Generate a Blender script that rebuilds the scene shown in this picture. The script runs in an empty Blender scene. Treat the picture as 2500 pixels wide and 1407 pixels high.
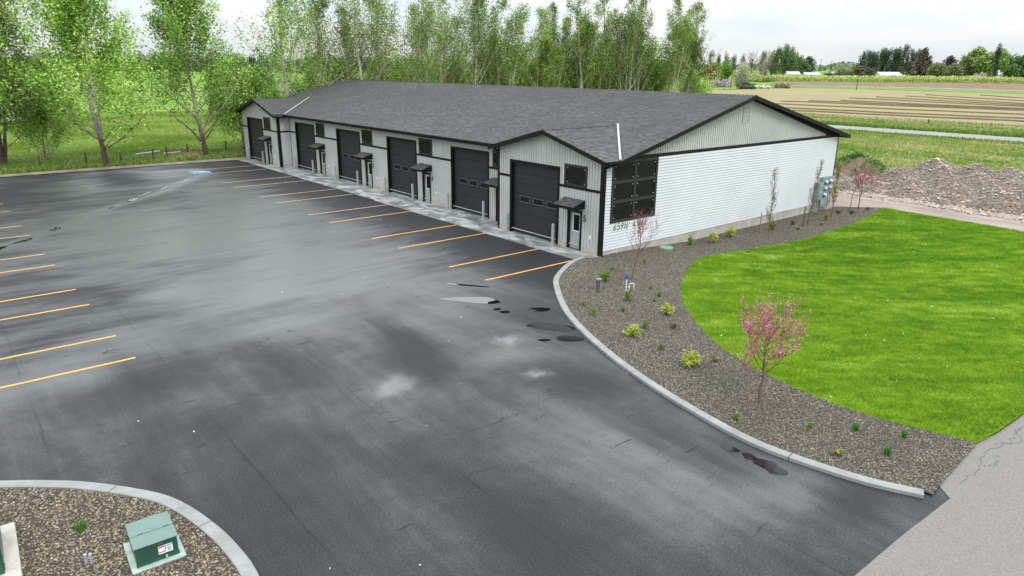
import bpy, bmesh, math, random
import numpy as np
from mathutils import Vector, Matrix, noise as mnoise

scn = bpy.context.scene
COL = scn.collection
PI = math.pi
random.seed(7)

# ------------------------------------------------------------------ camera
cam_data = bpy.data.cameras.new('camera')
cam_data.sensor_width = 36.0
cam_data.lens = 24.48
cam_data.clip_start = 0.1
cam_data.clip_end = 9000.0
cam = bpy.data.objects.new('camera', cam_data)
COL.objects.link(cam)
_y, _p, _r = 0.6944, -0.3067, 0.0089
_f = Vector((math.sin(_y)*math.cos(_p), math.cos(_y)*math.cos(_p), math.sin(_p)))
_rt = Vector((math.cos(_y), -math.sin(_y), 0.0))
_up = _rt.cross(_f)
_r2 = _rt*math.cos(_r) + _up*math.sin(_r)
_u2 = -_rt*math.sin(_r) + _up*math.cos(_r)
cam.matrix_world = Matrix(((_r2.x, _u2.x, -_f.x, -25.2728),
                           (_r2.y, _u2.y, -_f.y, -23.3409),
                           (_r2.z, _u2.z, -_f.z, 9.1227),
                           (0, 0, 0, 1)))
scn.camera = cam

# ------------------------------------------------------------------ sky, sun, exposure
SUN_EL, SUN_AZ = math.radians(52), math.radians(186)     # azimuth clockwise from +Y
world = bpy.data.worlds.new('World')
scn.world = world
world.use_nodes = True
wt = world.node_tree
wt.nodes.clear()
def wn(t, **k):
    n = wt.nodes.new(t)
    for a, b in k.items(): setattr(n, a, b)
    return n
w_out = wn('ShaderNodeOutputWorld')
w_bg = wn('ShaderNodeBackground'); w_bg.inputs['Strength'].default_value = 0.10
w_sky = wn('ShaderNodeTexSky', sky_type='NISHITA', sun_disc=False)
w_sky.sun_elevation = SUN_EL; w_sky.sun_rotation = SUN_AZ
w_sky.air_density = 1.0; w_sky.dust_density = 2.0
w_tc = wn('ShaderNodeTexCoord')
w_sep = wn('ShaderNodeSeparateXYZ')
wt.links.new(w_tc.outputs['Generated'], w_sep.inputs[0])
# overcast dome: brightness (1 + 2 sin h) / 3 of the zenith's
w_z = wn('ShaderNodeMath', operation='MAXIMUM'); w_z.inputs[1].default_value = 0.0
wt.links.new(w_sep.outputs['Z'], w_z.inputs[0])
w_l = wn('ShaderNodeMath', operation='MULTIPLY_ADD'); w_l.inputs[1].default_value = 20.5; w_l.inputs[2].default_value = 7.5
wt.links.new(w_z.outputs[0], w_l.inputs[0])
w_map = wn('ShaderNodeMapping'); w_map.inputs['Scale'].default_value = (1.6, 1.6, 9.0)
wt.links.new(w_tc.outputs['Generated'], w_map.inputs[0])
w_no = wn('ShaderNodeTexNoise'); w_no.inputs['Scale'].default_value = 1.7; w_no.inputs['Detail'].default_value = 5.0
wt.links.new(w_map.outputs[0], w_no.inputs['Vector'])
w_cr = wn('ShaderNodeValToRGB')
w_cr.color_ramp.elements[0].position = 0.40; w_cr.color_ramp.elements[0].color = (0.80, 0.90, 0.965, 1)
w_cr.color_ramp.elements[1].position = 0.56; w_cr.color_ramp.elements[1].color = (1.0, 1.0, 1.0, 1)
wt.links.new(w_no.outputs['Fac'], w_cr.inputs[0])
w_cl = wn('ShaderNodeVectorMath', operation='SCALE')
wt.links.new(w_cr.outputs[0], w_cl.inputs[0]); wt.links.new(w_l.outputs[0], w_cl.inputs['Scale'])
w_mix = wn('ShaderNodeMix', data_type='RGBA'); w_mix.inputs[0].default_value = 0.88
wt.links.new(w_sky.outputs[0], w_mix.inputs[6]); wt.links.new(w_cl.outputs[0], w_mix.inputs[7])
wt.links.new(w_mix.outputs[2], w_bg.inputs['Color'])
wt.links.new(w_bg.outputs[0], w_out.inputs[0])

sun_d = bpy.data.lights.new('sun', 'SUN'); sun_d.energy = 1.1; sun_d.angle = math.radians(18); sun_d.color = (1.0, 0.97, 0.92)
sun = bpy.data.objects.new('sun', sun_d); COL.objects.link(sun)
_sd = Vector((math.sin(SUN_AZ)*math.cos(SUN_EL), math.cos(SUN_AZ)*math.cos(SUN_EL), math.sin(SUN_EL)))
sun.rotation_euler = _sd.to_track_quat('Z', 'Y').to_euler()
sun.location = (0, 0, 60)

scn.view_settings.view_transform = 'Standard'
scn.view_settings.look = 'None'
scn.view_settings.exposure = 0.35
scn.view_settings.gamma = 1.0
scn.view_settings.use_curve_mapping = False
scn.render.engine = 'CYCLES'
scn.cycles.max_bounces = 6
scn.cycles.diffuse_bounces = 2
scn.cycles.glossy_bounces = 3
scn.cycles.transparent_max_bounces = 6

# ------------------------------------------------------------------ helpers
def tag(o, label=None, cat=None, group=None, kind=None):
    if label: o['label'] = label
    if cat: o['category'] = cat
    if group: o['group'] = group
    if kind: o['kind'] = kind
    return o

def empty(name, loc=(0, 0, 0), rz=0.0, label=None, cat=None, group=None):
    o = bpy.data.objects.new(name, None)
    COL.objects.link(o)
    o.location = loc
    o.rotation_euler = (0, 0, rz)
    o.empty_display_size = 0.2
    return tag(o, label, cat, group)

def link_mesh(name, me, mat=None, parent=None):
    o = bpy.data.objects.new(name, me)
    if mat is not None and len(me.materials) == 0: me.materials.append(mat)
    COL.objects.link(o)
    if parent is not None: o.parent = parent
    return o

class MB:
    """collects shapes, then links them as one mesh object"""
    def __init__(s): s.v = []; s.f = []
    def add(s, vs, fs):
        b = len(s.v); s.v.extend([tuple(q) for q in vs]); s.f.extend([tuple(i+b for i in f) for f in fs]); return s
    def box(s, x0, x1, y0, y1, z0, z1):
        return s.add([(x0,y0,z0),(x1,y0,z0),(x1,y1,z0),(x0,y1,z0),(x0,y0,z1),(x1,y0,z1),(x1,y1,z1),(x0,y1,z1)],
                     [(3,2,1,0),(4,5,6,7),(0,1,5,4),(1,2,6,5),(2,3,7,6),(3,0,4,7)])
    def hexa(s, a, b):   # a: four bottom points ccw, b: four top points
        return s.add(list(a)+list(b), [(3,2,1,0),(4,5,6,7),(0,1,5,4),(1,2,6,5),(2,3,7,6),(3,0,4,7)])
    def quad(s, a, b, c, d): return s.add([a,b,c,d], [(0,1,2,3)])
    def poly(s, pts): return s.add(pts, [tuple(range(len(pts)))])
    def prism(s, pts, vec):   # closed polygon swept along vec
        n = len(pts); vec = Vector(vec)
        top = [tuple(Vector(p)+vec) for p in pts]
        fs = [tuple(range(n))[::-1], tuple(range(n, 2*n))] + [(i, (i+1) % n, n+(i+1) % n, n+i) for i in range(n)]
        return s.add(list(pts)+top, fs)
    def tube(s, pts, rad, n=6, cap=True):
        pts = [Vector(p) for p in pts]
        if not hasattr(rad, '__len__'): rad = [rad]*len(pts)
        vs = []; fs = []
        for i, p in enumerate(pts):
            d = (pts[min(i+1, len(pts)-1)] - pts[max(i-1, 0)])
            d = d.normalized() if d.length > 1e-9 else Vector((0,0,1))
            a = d.cross(Vector((0,0,1)) if abs(d.z) < 0.9 else Vector((1,0,0))).normalized(); b = d.cross(a)
            for k in range(n):
                t = 2*PI*k/n
                vs.append(p + (a*math.cos(t)+b*math.sin(t))*rad[i])
        for i in range(len(pts)-1):
            for k in range(n):
                fs.append((i*n+k, i*n+(k+1) % n, (i+1)*n+(k+1) % n, (i+1)*n+k))
        if cap:
            fs.append(tuple(range(n))[::-1]); fs.append(tuple(range((len(pts)-1)*n, len(pts)*n)))
        return s.add(vs, fs)
    def cyl(s, x, y, z0, z1, r, n=12, r1=None): return s.tube([(x,y,z0),(x,y,z1)], [r, r if r1 is None else r1], n)
    def mesh(s, name='mesh'):
        me = bpy.data.meshes.new(name); me.from_pydata(s.v, [], s.f); me.update(); return me
    def build(s, name, mat, parent=None, smooth=False, bevel=0.0):
        me = s.mesh(name)
        bm = bmesh.new(); bm.from_mesh(me); bmesh.ops.recalc_face_normals(bm, faces=bm.faces)
        if bevel > 0:
            bmesh.ops.bevel(bm, geom=list(bm.edges), offset=bevel, segments=1, affect='EDGES', clamp_overlap=True)
        bm.to_mesh(me); bm.free()
        if smooth: me.polygons.foreach_set('use_smooth', [True]*len(me.polygons))
        return link_mesh(name, me, mat, parent)

def np_mesh(name, co, k, attrs=None):
    """co: (N*k,3) verts, every k in a row one face; attrs: {name: per-face floats}"""
    n = len(co)//k
    me = bpy.data.meshes.new(name)
    me.vertices.add(len(co)); me.vertices.foreach_set('co', np.ascontiguousarray(co, dtype=np.float32).ravel())
    me.loops.add(n*k); me.loops.foreach_set('vertex_index', np.arange(n*k, dtype=np.int32))
    me.polygons.add(n); me.polygons.foreach_set('loop_start', np.arange(0, n*k, k, dtype=np.int32))
    me.update(calc_edges=True)
    for nm, vals in (attrs or {}).items():
        a = me.attributes.new(nm, 'FLOAT', 'FACE'); a.data.foreach_set('value', np.asarray(vals, dtype=np.float32))
    return me

def leaf_mesh(name, cen, size, rng, rnd=None, aspect=0.62, up=0.35):
    """diamond leaves at cen, random tilt"""
    n = len(cen)
    d = rng.normal(0, 1, (n, 3)); d /= np.linalg.norm(d, axis=1)[:, None]
    e = rng.normal(0, 1, (n, 3)); e[:, 2] *= 0.6
    e -= d*np.sum(d*e, axis=1)[:, None]; e /= np.linalg.norm(e, axis=1)[:, None]+1e-9
    s = (np.asarray(size)*rng.uniform(0.6, 1.35, n))[:, None]
    co = np.empty((n, 4, 3))
    co[:, 0] = cen - d*s*0.5; co[:, 2] = cen + d*s*0.5
    co[:, 1] = cen + e*s*aspect*0.5; co[:, 3] = cen - e*s*aspect*0.5
    r = rng.random(n) if rnd is None else np.clip(rnd + rng.normal(0, 0.30, n), 0, 1)
    return np_mesh(name, co.reshape(-1, 3), 4, {'rnd': r})

def sm(a, b, t):
    t = np.clip((t-a)/(b-a), 0, 1); return t*t*(3-2*t)

def ground_z(x, y):
    d = np.hypot(np.asarray(x)+25.27, np.asarray(y)+23.34)
    rise = 0.0165*np.clip(d-330, 0, 190) + 0.006*np.clip(d-520, 0, 1480)
    return -0.3*sm(1, 8, np.asarray(x, dtype=float)) + rise
def gz(x, y): return float(ground_z(x, y))

def catmull(pts, n=6, closed=False):
    P = [Vector(p) for p in pts]; out = []; m = len(P)
    rng_ = range(m if closed else m-1)
    for i in rng_:
        p0 = P[(i-1) % m] if closed or i > 0 else P[0]*2-P[1]
        p1, p2 = P[i], P[(i+1) % m]
        p3 = P[(i+2) % m] if closed or i+2 < m else P[-1]*2-P[-2]
        for k in range(n):
            t = k/n
            out.append(0.5*((2*p1)+(p2-p0)*t+(2*p0-5*p1+4*p2-p3)*t*t+(3*p1-p0-3*p2+p3)*t**3))
    if not closed: out.append(P[-1])
    return out

def sheet(name, poly, mat, dz=0.0, cuts=(), parent=None, kind='structure'):
    """flat polygon laid on the ground, cut so that it follows the ground's fall"""
    bm = bmesh.new()
    vs = [bm.verts.new((p[0], p[1], 0)) for p in poly]
    bm.faces.new(vs)
    bmesh.ops.triangulate(bm, faces=bm.faces[:])
    for axis, val in cuts:
        co = (val, 0, 0) if axis == 'x' else (0, val, 0)
        no = (1, 0, 0) if axis == 'x' else (0, 1, 0)
        bmesh.ops.bisect_plane(bm, geom=bm.verts[:]+bm.edges[:]+bm.faces[:], plane_co=co, plane_no=no, dist=1e-5)
    for v in bm.verts: v.co.z = gz(v.co.x, v.co.y) + dz
    bmesh.ops.recalc_face_normals(bm, faces=bm.faces)
    for f in bm.faces:
        if f.normal.z < 0: f.normal_flip()
    me = bpy.data.meshes.new(name); bm.to_mesh(me); bm.free()
    o = link_mesh(name, me, mat, parent)
    if parent is None and kind: o['kind'] = kind
    return o

def in_poly(x, y, poly):
    x = np.asarray(x); y = np.asarray(y); c = np.zeros(x.shape, bool); n = len(poly); j = n-1
    for i in range(n):
        xi, yi = poly[i][0], poly[i][1]; xj, yj = poly[j][0], poly[j][1]
        hit = ((yi > y) != (yj > y)) & (x < (xj-xi)*(y-yi)/((yj-yi) or 1e-12)+xi)
        c ^= hit; j = i
    return c

# ------------------------------------------------------------------ materials
class Nd:
    def __init__(s, name):
        s.m = bpy.data.materials.new(name); s.m.use_nodes = True; s.t = s.m.node_tree; s.t.nodes.clear()
        s.out = s.n('ShaderNodeOutputMaterial')
    def n(s, t, **k):
        q = s.t.nodes.new(t)
        for a, b in k.items(): setattr(q, a, b)
        return q
    def l(s, a, b): s.t.links.new(a, b)
    def put(s, sock, v):
        if hasattr(v, 'is_output') or isinstance(v, bpy.types.NodeSocket): s.l(v, sock)
        elif isinstance(v, (tuple, list)): sock.default_value = (*v, 1) if len(v) == 3 and sock.type == 'RGBA' else v
        else: sock.default_value = v
    def n_sep(s, col):
        q = s.n('ShaderNodeSeparateColor'); s.l(col, q.inputs[0]); return q.outputs[0]
    def pos(s): return s.n('ShaderNodeNewGeometry').outputs['Position']
    def obj(s): return s.n('ShaderNodeTexCoord').outputs['Object']
    def mapping(s, vec, scale=(1,1,1), rot=(0,0,0), loc=(0,0,0)):
        q = s.n('ShaderNodeMapping'); s.l(vec, q.inputs[0])
        q.inputs['Scale'].default_value = scale; q.inputs['Rotation'].default_value = rot; q.inputs['Location'].default_value = loc
        return q.outputs[0]
    def noise(s, vec, scale, detail=3.0, rough=0.55, dist=0.0):
        q = s.n('ShaderNodeTexNoise'); s.l(vec, q.inputs['Vector'])
        q.inputs['Scale'].default_value = scale; q.inputs['Detail'].default_value = detail
        q.inputs['Roughness'].default_value = rough; q.inputs['Distortion'].default_value = dist
        return q.outputs['Fac']
    def voro(s, vec, scale, feature='F1', out='Distance'):
        q = s.n('ShaderNodeTexVoronoi', feature=feature); s.l(vec, q.inputs['Vector']); q.inputs['Scale'].default_value = scale
        return q.outputs[out]
    def ramp(s, fac, stops):
        q = s.n('ShaderNodeValToRGB'); s.put(q.inputs[0], fac); e = q.color_ramp.elements
        while len(e) < len(stops): e.new(0.5)
        for i, (p, c) in enumerate(stops):
            e[i].position = p; e[i].color = (*c, 1) if hasattr(c, '__len__') else (c, c, c, 1)
        return q.outputs[0]
    def math(s, op, a, b=0.0, c=None, clamp=False):
        q = s.n('ShaderNodeMath', operation=op, use_clamp=clamp); s.put(q.inputs[0], a); s.put(q.inputs[1], b)
        if c is not None: s.put(q.inputs[2], c)
        return q.outputs[0]
    def mix(s, fac, a, b, mode='MIX'):
        q = s.n('ShaderNodeMix', data_type='RGBA', blend_type=mode); s.put(q.inputs[0], fac); s.put(q.inputs[6], a); s.put(q.inputs[7], b)
        return q.outputs[2]
    def attr(s, name): return s.n('ShaderNodeAttribute', attribute_name=name).outputs['Fac']
    def bump(s, h, strength=0.4, dist=0.02):
        q = s.n('ShaderNodeBump'); s.put(q.inputs['Height'], h); q.inputs['Strength'].default_value = strength; q.inputs['Distance'].default_value = dist
        return q.outputs[0]
    def bsdf(s, col, rough=0.6, spec=0.5, normal=None, metal=0.0, ior=1.5):
        b = s.n('ShaderNodeBsdfPrincipled')
        s.put(b.inputs['Base Color'], col); s.put(b.inputs['Roughness'], rough); s.put(b.inputs['Specular IOR Level'], spec)
        s.put(b.inputs['Metallic'], metal); s.put(b.inputs['IOR'], ior)
        if normal is not None: s.l(normal, b.inputs['Normal'])
        s.l(b.outputs[0], s.out.inputs[0]); return b

def m_plain(name, col, rough=0.6, spec=0.4, vary=0.12, scale=3.0, metal=0.0, bump=0.0, bscale=60):
    q = Nd(name); p = q.obj()
    n1 = q.noise(p, scale, 4)
    c = q.ramp(n1, [(0.25, tuple(x*(1-vary) for x in col)), (0.75, tuple(min(1, x*(1+vary)) for x in col))])
    nm = q.bump(q.noise(p, bscale, 3), bump, 0.01) if bump else None
    q.bsdf(c, rough, spec, nm, metal); return q.m

def m_leaf(name, stops, trans=0.35, rough=0.55):
    q = Nd(name)
    c = q.ramp(q.attr('rnd'), stops)
    d = q.n('ShaderNodeBsdfPrincipled'); q.l(c, d.inputs['Base Color']); d.inputs['Roughness'].default_value = rough
    d.inputs['Specular IOR Level'].default_value = 0.25
    t = q.n('ShaderNodeBsdfTranslucent'); q.l(c, t.inputs['Color'])
    x = q.n('ShaderNodeMixShader'); x.inputs[0].default_value = trans
    q.l(d.outputs[0], x.inputs[1]); q.l(t.outputs[0], x.inputs[2]); q.l(x.outputs[0], q.out.inputs[0])
    return q.m

MAT = {}
def build_materials():
    # wet asphalt: 'wet' on the mesh = film of water standing in the surface
    q = Nd('wet_asphalt'); p = q.pos(); wet = q.attr('wet')
    sep = q.n('ShaderNodeSeparateXYZ'); q.l(p, sep.inputs[0])
    far = q.ramp(q.math('MULTIPLY_ADD', sep.outputs['Y'], 0.04, 0.45), [(0.35, 0.0), (0.62, 1.0)])
    nx = q.math('ADD', q.math('MULTIPLY', q.noise(q.mapping(p, (0.16, 0.42, 1)), 1.0, 5, 0.6, 0.4), 0.68), q.math('MULTIPLY', q.noise(q.mapping(p, (0.11, 1.5, 1), loc=(4, 1, 0)), 1.0, 5, 0.65, 0.3), 0.32))
    ny = q.math('ADD', q.math('MULTIPLY', q.noise(q.mapping(p, (0.34, 0.12, 1), loc=(7, 3, 0)), 1.0, 5, 0.6, 0.5), 0.74), q.math('MULTIPLY', q.noise(q.mapping(p, (1.5, 0.075, 1), loc=(2, 9, 0)), 1.0, 4, 0.6, 0.25), 0.26))
    streak = q.mix(far, ny, nx)
    mid = q.noise(q.mapping(p, (1.0, 1.3, 1)), 0.9, 6, 0.62)
    fine = q.noise(p, 26.0, 3, 0.7)
    grit = q.noise(p, 75.0, 2, 0.7)
    film = q.math('MULTIPLY_ADD', streak, q.math('MULTIPLY_ADD', far, 1.3, 1.4), q.math('MULTIPLY_ADD', mid, 0.34, q.math('MULTIPLY_ADD', far, -0.68, -0.60)))
    film = q.math('ADD', film, wet)
    pits = q.ramp(q.noise(p, 10.0, 4, 0.75), [(0.56, 0.0), (0.68, 1.0)])
    film = q.math('ADD', film, q.math('MULTIPLY_ADD', fine, 0.6, -0.30))
    film = q.math('SUBTRACT', film, q.math('MULTIPLY', pits, 0.14))
    scr = q.math('MULTIPLY', q.ramp(q.noise(q.mapping(p, (0.55, 3.2, 1), rot=(0, 0, 0.05)), 1.0, 5, 0.7, 0.8), [(0.635, 0.0), (0.70, 1.0)]), q.ramp(q.noise(p, 0.22, 2), [(0.48, 0.0), (0.58, 1.0)]))
    film = q.math('SUBTRACT', film, q.math('MULTIPLY', scr, 0.9))
    film = q.ramp(film, [(0.0, 0.0), (0.22, 0.14), (0.5, 0.5), (0.95, 1.0)])
    # paver joints running down the lot
    xs = q.math('ADD', sep.outputs['X'], q.math('MULTIPLY', q.noise(p, 0.6, 2), 0.16))
    pp = q.math('PINGPONG', q.math('ADD', xs, 16.95), 1.83)
    seam = q.ramp(pp, [(0.0, 1.0), (0.022, 0.6), (0.05, 0.0)])
    seam = q.math('MULTIPLY', seam, q.ramp(q.noise(p, 0.35, 3), [(0.42, 0.0), (0.6, 1.0)]))
    base = q.ramp(fine, [(0.3, (0.0115, 0.012, 0.0135)), (0.7, (0.032, 0.033, 0.036))])
    base = q.mix(q.ramp(grit, [(0.66, 0.0), (0.74, 0.7)]), base, (0.075, 0.074, 0.072))
    base = q.mix(film, base, (0.0150, 0.0168, 0.0195))
    base = q.mix(q.math('MULTIPLY', seam, 0.45), base, (0.009, 0.009, 0.0095))
    pool = q.ramp(q.attr('pool'), [(0.35, 0.0), (0.8, 1.0)])
    rough = q.math('MULTIPLY_ADD', pool, -0.34, q.math('MULTIPLY_ADD', film, -0.20, 0.56))
    rough = q.math('MAXIMUM', rough, 0.045)
    spec = q.math('MULTIPLY_ADD', film, 0.30, 0.30)
    spec = q.math('MULTIPLY', spec, q.math('MULTIPLY_ADD', seam, -0.35, 1.0))
    hgt = q.math('ADD', q.math('MULTIPLY', fine, 0.6), q.math('MULTIPLY', grit, 0.4))
    bst = q.n('ShaderNodeBump'); q.l(hgt, bst.inputs['Height']); bst.inputs['Distance'].default_value = 0.012
    q.l(q.math('MULTIPLY_ADD', film, -0.42, 0.46, clamp=True), bst.inputs['Strength'])
    q.bsdf(base, rough, spec, bst.outputs[0], 0.0, q.math('MULTIPLY_ADD', film, 1.12, 1.38)); MAT['asphalt'] = q.m

    q = Nd('old_road'); p = q.pos()
    a = q.noise(p, 0.5, 4); b = q.noise(p, 40.0, 3, 0.75); c = q.voro(p, 55.0)
    col = q.ramp(b, [(0.3, (0.112, 0.106, 0.098)), (0.72, (0.255, 0.241, 0.222))])
    col = q.mix(q.ramp(a, [(0.35, 0.0), (0.7, 0.35)]), col, (0.165, 0.150, 0.142))
    q.bsdf(col, 0.85, 0.25, q.bump(q.math('ADD', b, c), 0.6, 0.01)); MAT['old_road'] = q.m

    q = Nd('kerb_concrete'); p = q.pos()
    col = q.ramp(q.noise(p, 2.2, 5, 0.65), [(0.3, (0.20, 0.208, 0.202)), (0.7, (0.275, 0.283, 0.274))])
    col = q.mix(q.ramp(q.noise(p, 40, 2), [(0.55, 0.0), (0.8, 0.35)]), col, (0.17, 0.17, 0.16))
    col = q.mix(q.ramp(q.noise(p, 0.9, 5, 0.7), [(0.48, 0.0), (0.72, 0.45)]), col, (0.155, 0.150, 0.138))
    q.bsdf(col, 0.75, 0.3, q.bump(q.noise(p, 60, 3), 0.25, 0.006)); MAT['kerb'] = q.m

    q = Nd('walk_concrete'); p = q.pos()
    wt_ = q.ramp(q.noise(q.mapping(p, (1.0, 0.55, 1)), 1.3, 5, 0.62, 0.6), [(0.40, 0.0), (0.58, 1.0)])
    col = q.mix(wt_, (0.34, 0.355, 0.35), (0.135, 0.15, 0.15))
    col = q.mix(q.ramp(q.noise(p, 9, 4), [(0.5, 0.0), (0.8, 0.4)]), col, (0.42, 0.43, 0.42))
    q.bsdf(col, q.math('MULTIPLY_ADD', wt_, -0.35, 0.7), 0.45, q.bump(q.noise(p, 50, 3), 0.2, 0.006)); MAT['walk'] = q.m

    q = Nd('foundation_concrete'); p = q.obj()
    col = q.ramp(q.noise(p, 1.4, 5, 0.65), [(0.3, (0.30, 0.28, 0.245)), (0.7, (0.46, 0.43, 0.385))])
    q.bsdf(col, 0.8, 0.25, q.bump(q.noise(p, 30, 3), 0.2, 0.01)); MAT['foundation'] = q.m

    # gravel: soil between the stones
    q = Nd('bed_soil'); p = q.pos()
    v = q.voro(p, 17.0); vc = q.voro(p, 17.0, out='Color')
    col = q.ramp(q.noise(p, 20, 3), [(0.3, (0.036, 0.031, 0.027)), (0.7, (0.087, 0.074, 0.066))])
    q.bsdf(col, 0.9, 0.2, q.bump(v, 0.9, 0.03)); MAT['bed_soil'] = q.m
    q = Nd('bed_stone'); oi = q.n('ShaderNodeObjectInfo')
    big = q.noise(oi.outputs['Location'], 0.45, 2)
    col = q.ramp(oi.outputs['Random'], [(0.0, (0.048, 0.044, 0.036)), (0.35, (0.089, 0.080, 0.064)), (0.6, (0.129, 0.114, 0.087)), (0.82, (0.177, 0.157, 0.118)), (0.95, (0.226, 0.205, 0.155)), (1.0, (0.316, 0.299, 0.235))])
    col = q.mix(q.ramp(big, [(0.35, 0.0), (0.7, 0.4)]), col, (0.085, 0.074, 0.058))
    q.bsdf(col, 0.7, 0.35); MAT['bed_stone'] = q.m
    q = Nd('bed_stone_tan'); oi = q.n('ShaderNodeObjectInfo')
    col = q.ramp(oi.outputs['Random'], [(0.0, (0.040, 0.033, 0.024)), (0.3, (0.086, 0.071, 0.050)), (0.6, (0.144, 0.117, 0.081)), (0.85, (0.223, 0.183, 0.123)), (1.0, (0.360, 0.311, 0.214))])
    q.bsdf(col, 0.7, 0.35); MAT['bed_stone_tan'] = q.m

    # lawn
    q = Nd('lawn_soil'); p = q.pos()
    col = q.ramp(q.noise(p, 6, 4), [(0.3, (0.075, 0.14, 0.006)), (0.7, (0.13, 0.22, 0.008))])
    q.bsdf(col, 0.9, 0.1, q.bump(q.noise(p, 40, 3), 0.8, 0.03)); MAT['lawn_soil'] = q.m
    MAT['lawn_blade'] = m_leaf('lawn_blade', [(0.0, (0.085, 0.201, 0.006)), (0.35, (0.167, 0.320, 0.010)), (0.7, (0.267, 0.445, 0.020)), (0.92, (0.382, 0.518, 0.075)), (1.0, (0.554, 0.537, 0.270))], 0.5)
    MAT['petal'] = m_plain('fallen_petal', (0.72, 0.66, 0.62), 0.6)

    # fields
    q = Nd('pasture_grass'); p = q.pos()
    a = q.noise(p, 0.08, 5, 0.6); b = q.noise(p, 2.5, 4, 0.7)
    col = q.ramp(a, [(0.3, (0.11, 0.21, 0.02)), (0.55, (0.17, 0.275, 0.04)), (0.75, (0.25, 0.31, 0.07))])
    col = q.mix(q.ramp(b, [(0.35, 0.0), (0.7, 0.5)]), col, (0.07, 0.17, 0.02))
    q.bsdf(col, 0.9, 0.1, q.bump(b, 0.9, 0.15)); MAT['pasture'] = q.m
    q = Nd('meadow_grass'); p = q.pos()
    a = q.noise(q.mapping(p, (0.16, 0.05, 1)), 1.0, 6, 0.65, 0.5); b = q.noise(p, 2.2, 4, 0.75); c = q.noise(q.mapping(p, (0.5, 0.2, 1)), 1.0, 5, 0.7)
    col = q.ramp(a, [(0.30, (0.13, 0.25, 0.035)), (0.46, (0.26, 0.32, 0.10)), (0.62, (0.36, 0.345, 0.155)), (0.78, (0.17, 0.28, 0.05))])
    col = q.mix(q.ramp(b, [(0.42, 0.0), (0.72, 0.6)]), col, (0.12, 0.21, 0.035))
    q.bsdf(col, 0.95, 0.05, q.bump(b, 1.0, 0.25)); MAT['meadow'] = q.m
    q = Nd('verge_grass'); p = q.pos()
    b = q.noise(p, 1.6, 5, 0.7); a = q.noise(q.mapping(p, (0.3, 0.06, 1)), 1.0, 4)
    col = q.ramp(a, [(0.3, (0.10, 0.235, 0.03)), (0.55, (0.23, 0.32, 0.085)), (0.75, (0.38, 0.35, 0.20))])
    col = q.mix(q.ramp(b, [(0.40, 0.0), (0.7, 0.6)]), col, (0.09, 0.16, 0.03))
    q.bsdf(col, 0.95, 0.05, q.bump(b, 1.0, 0.3)); MAT['verge'] = q.m
    q = Nd('ploughed_soil'); p = q.pos()
    a = q.noise(q.mapping(p, (0.02, 0.012, 1)), 1.0, 4); b = q.noise(q.mapping(p, (1.6, 0.35, 1), rot=(0, 0, 0.1)), 1.0, 4, 0.7)
    col = q.ramp(b, [(0.3, (0.174, 0.132, 0.090)), (0.7, (0.319, 0.253, 0.177))])
    col = q.mix(q.ramp(a, [(0.38, 0.0), (0.60, 0.75)]), col, (0.252, 0.246, 0.112))
    q.bsdf(col, 0.95, 0.05, q.bump(b, 0.9, 0.12)); MAT['ploughed'] = q.m
    MAT['furrow'] = m_plain('furrow_soil', (0.115, 0.088, 0.058), 0.9, 0.1, 0.3, 1.0)
    MAT['brown_crop'] = m_plain('brown_crop', (0.19, 0.135, 0.095), 0.95, 0.05, 0.35, 0.2)
    MAT['verge_green'] = m_plain('verge_green', (0.13, 0.235, 0.04), 0.95, 0.05, 0.3, 0.15)
    MAT['far_road'] = m_plain('far_road', (0.25, 0.24, 0.23), 0.9, 0.1, 0.08, 0.4)
    MAT['country_road'] = m_plain('country_road', (0.245, 0.23, 0.222), 0.85, 0.2, 0.07, 0.6)
    q = Nd('dirt_track'); p = q.pos()
    a = q.noise(q.mapping(p, (1.0, 0.25, 1)), 0.8, 5, 0.65); b = q.noise(p, 9, 4, 0.7)
    col = q.ramp(a, [(0.3, (0.17, 0.135, 0.115)), (0.7, (0.34, 0.285, 0.245))])
    col = q.mix(q.ramp(b, [(0.5, 0.0), (0.72, 0.5)]), col, (0.42, 0.37, 0.33))
    q.bsdf(col, 0.95, 0.1, q.bump(b, 0.8, 0.05)); MAT['dirt'] = q.m
    q = Nd('rubble'); p = q.pos()
    v = q.voro(p, 7.0); vc = q.voro(p, 7.0, out='Color'); b = q.noise(p, 14, 4, 0.7)
    col = q.ramp(b, [(0.25, (0.148, 0.123, 0.100)), (0.72, (0.392, 0.340, 0.279))])
    col = q.mix(q.ramp(q.n_sep(vc), [(0.45, 0.0), (0.55, 0.75)]), col, (0.090, 0.075, 0.063))
    col = q.mix(q.ramp(v, [(0.0, 0.5), (0.45, 0.0)]), col, (0.546, 0.497, 0.411))
    oi = q.n('ShaderNodeObjectInfo')
    col = q.mix(q.math('MULTIPLY', oi.outputs['Random'], 0.5), col, (0.190, 0.155, 0.120), 'MIX')
    q.bsdf(col, 0.95, 0.1, q.bump(q.math('ADD', b, v), 1.0, 0.12)); MAT['rubble'] = q.m
    q = Nd('rubble_stone'); 
    col = q.ramp(q.attr('rnd'), [(0.0, (0.110, 0.087, 0.074)), (0.5, (0.250, 0.202, 0.172)), (0.85, (0.400, 0.345, 0.298)), (1.0, (0.600, 0.552, 0.484))])
    q.bsdf(col, 0.9, 0.15); MAT['rubble_stone'] = q.m

    # building
    q = Nd('roof_shingle'); p = q.obj()
    r = q.attr('rnd')
    a = q.noise(p, 0.35, 4, 0.6); g = q.noise(p, 55, 2, 0.8)
    col = q.ramp(r, [(0.0, (0.043, 0.0432, 0.0435)), (0.5, (0.074, 0.0743, 0.0748)), (1.0, (0.116, 0.1165, 0.117))])
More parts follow.
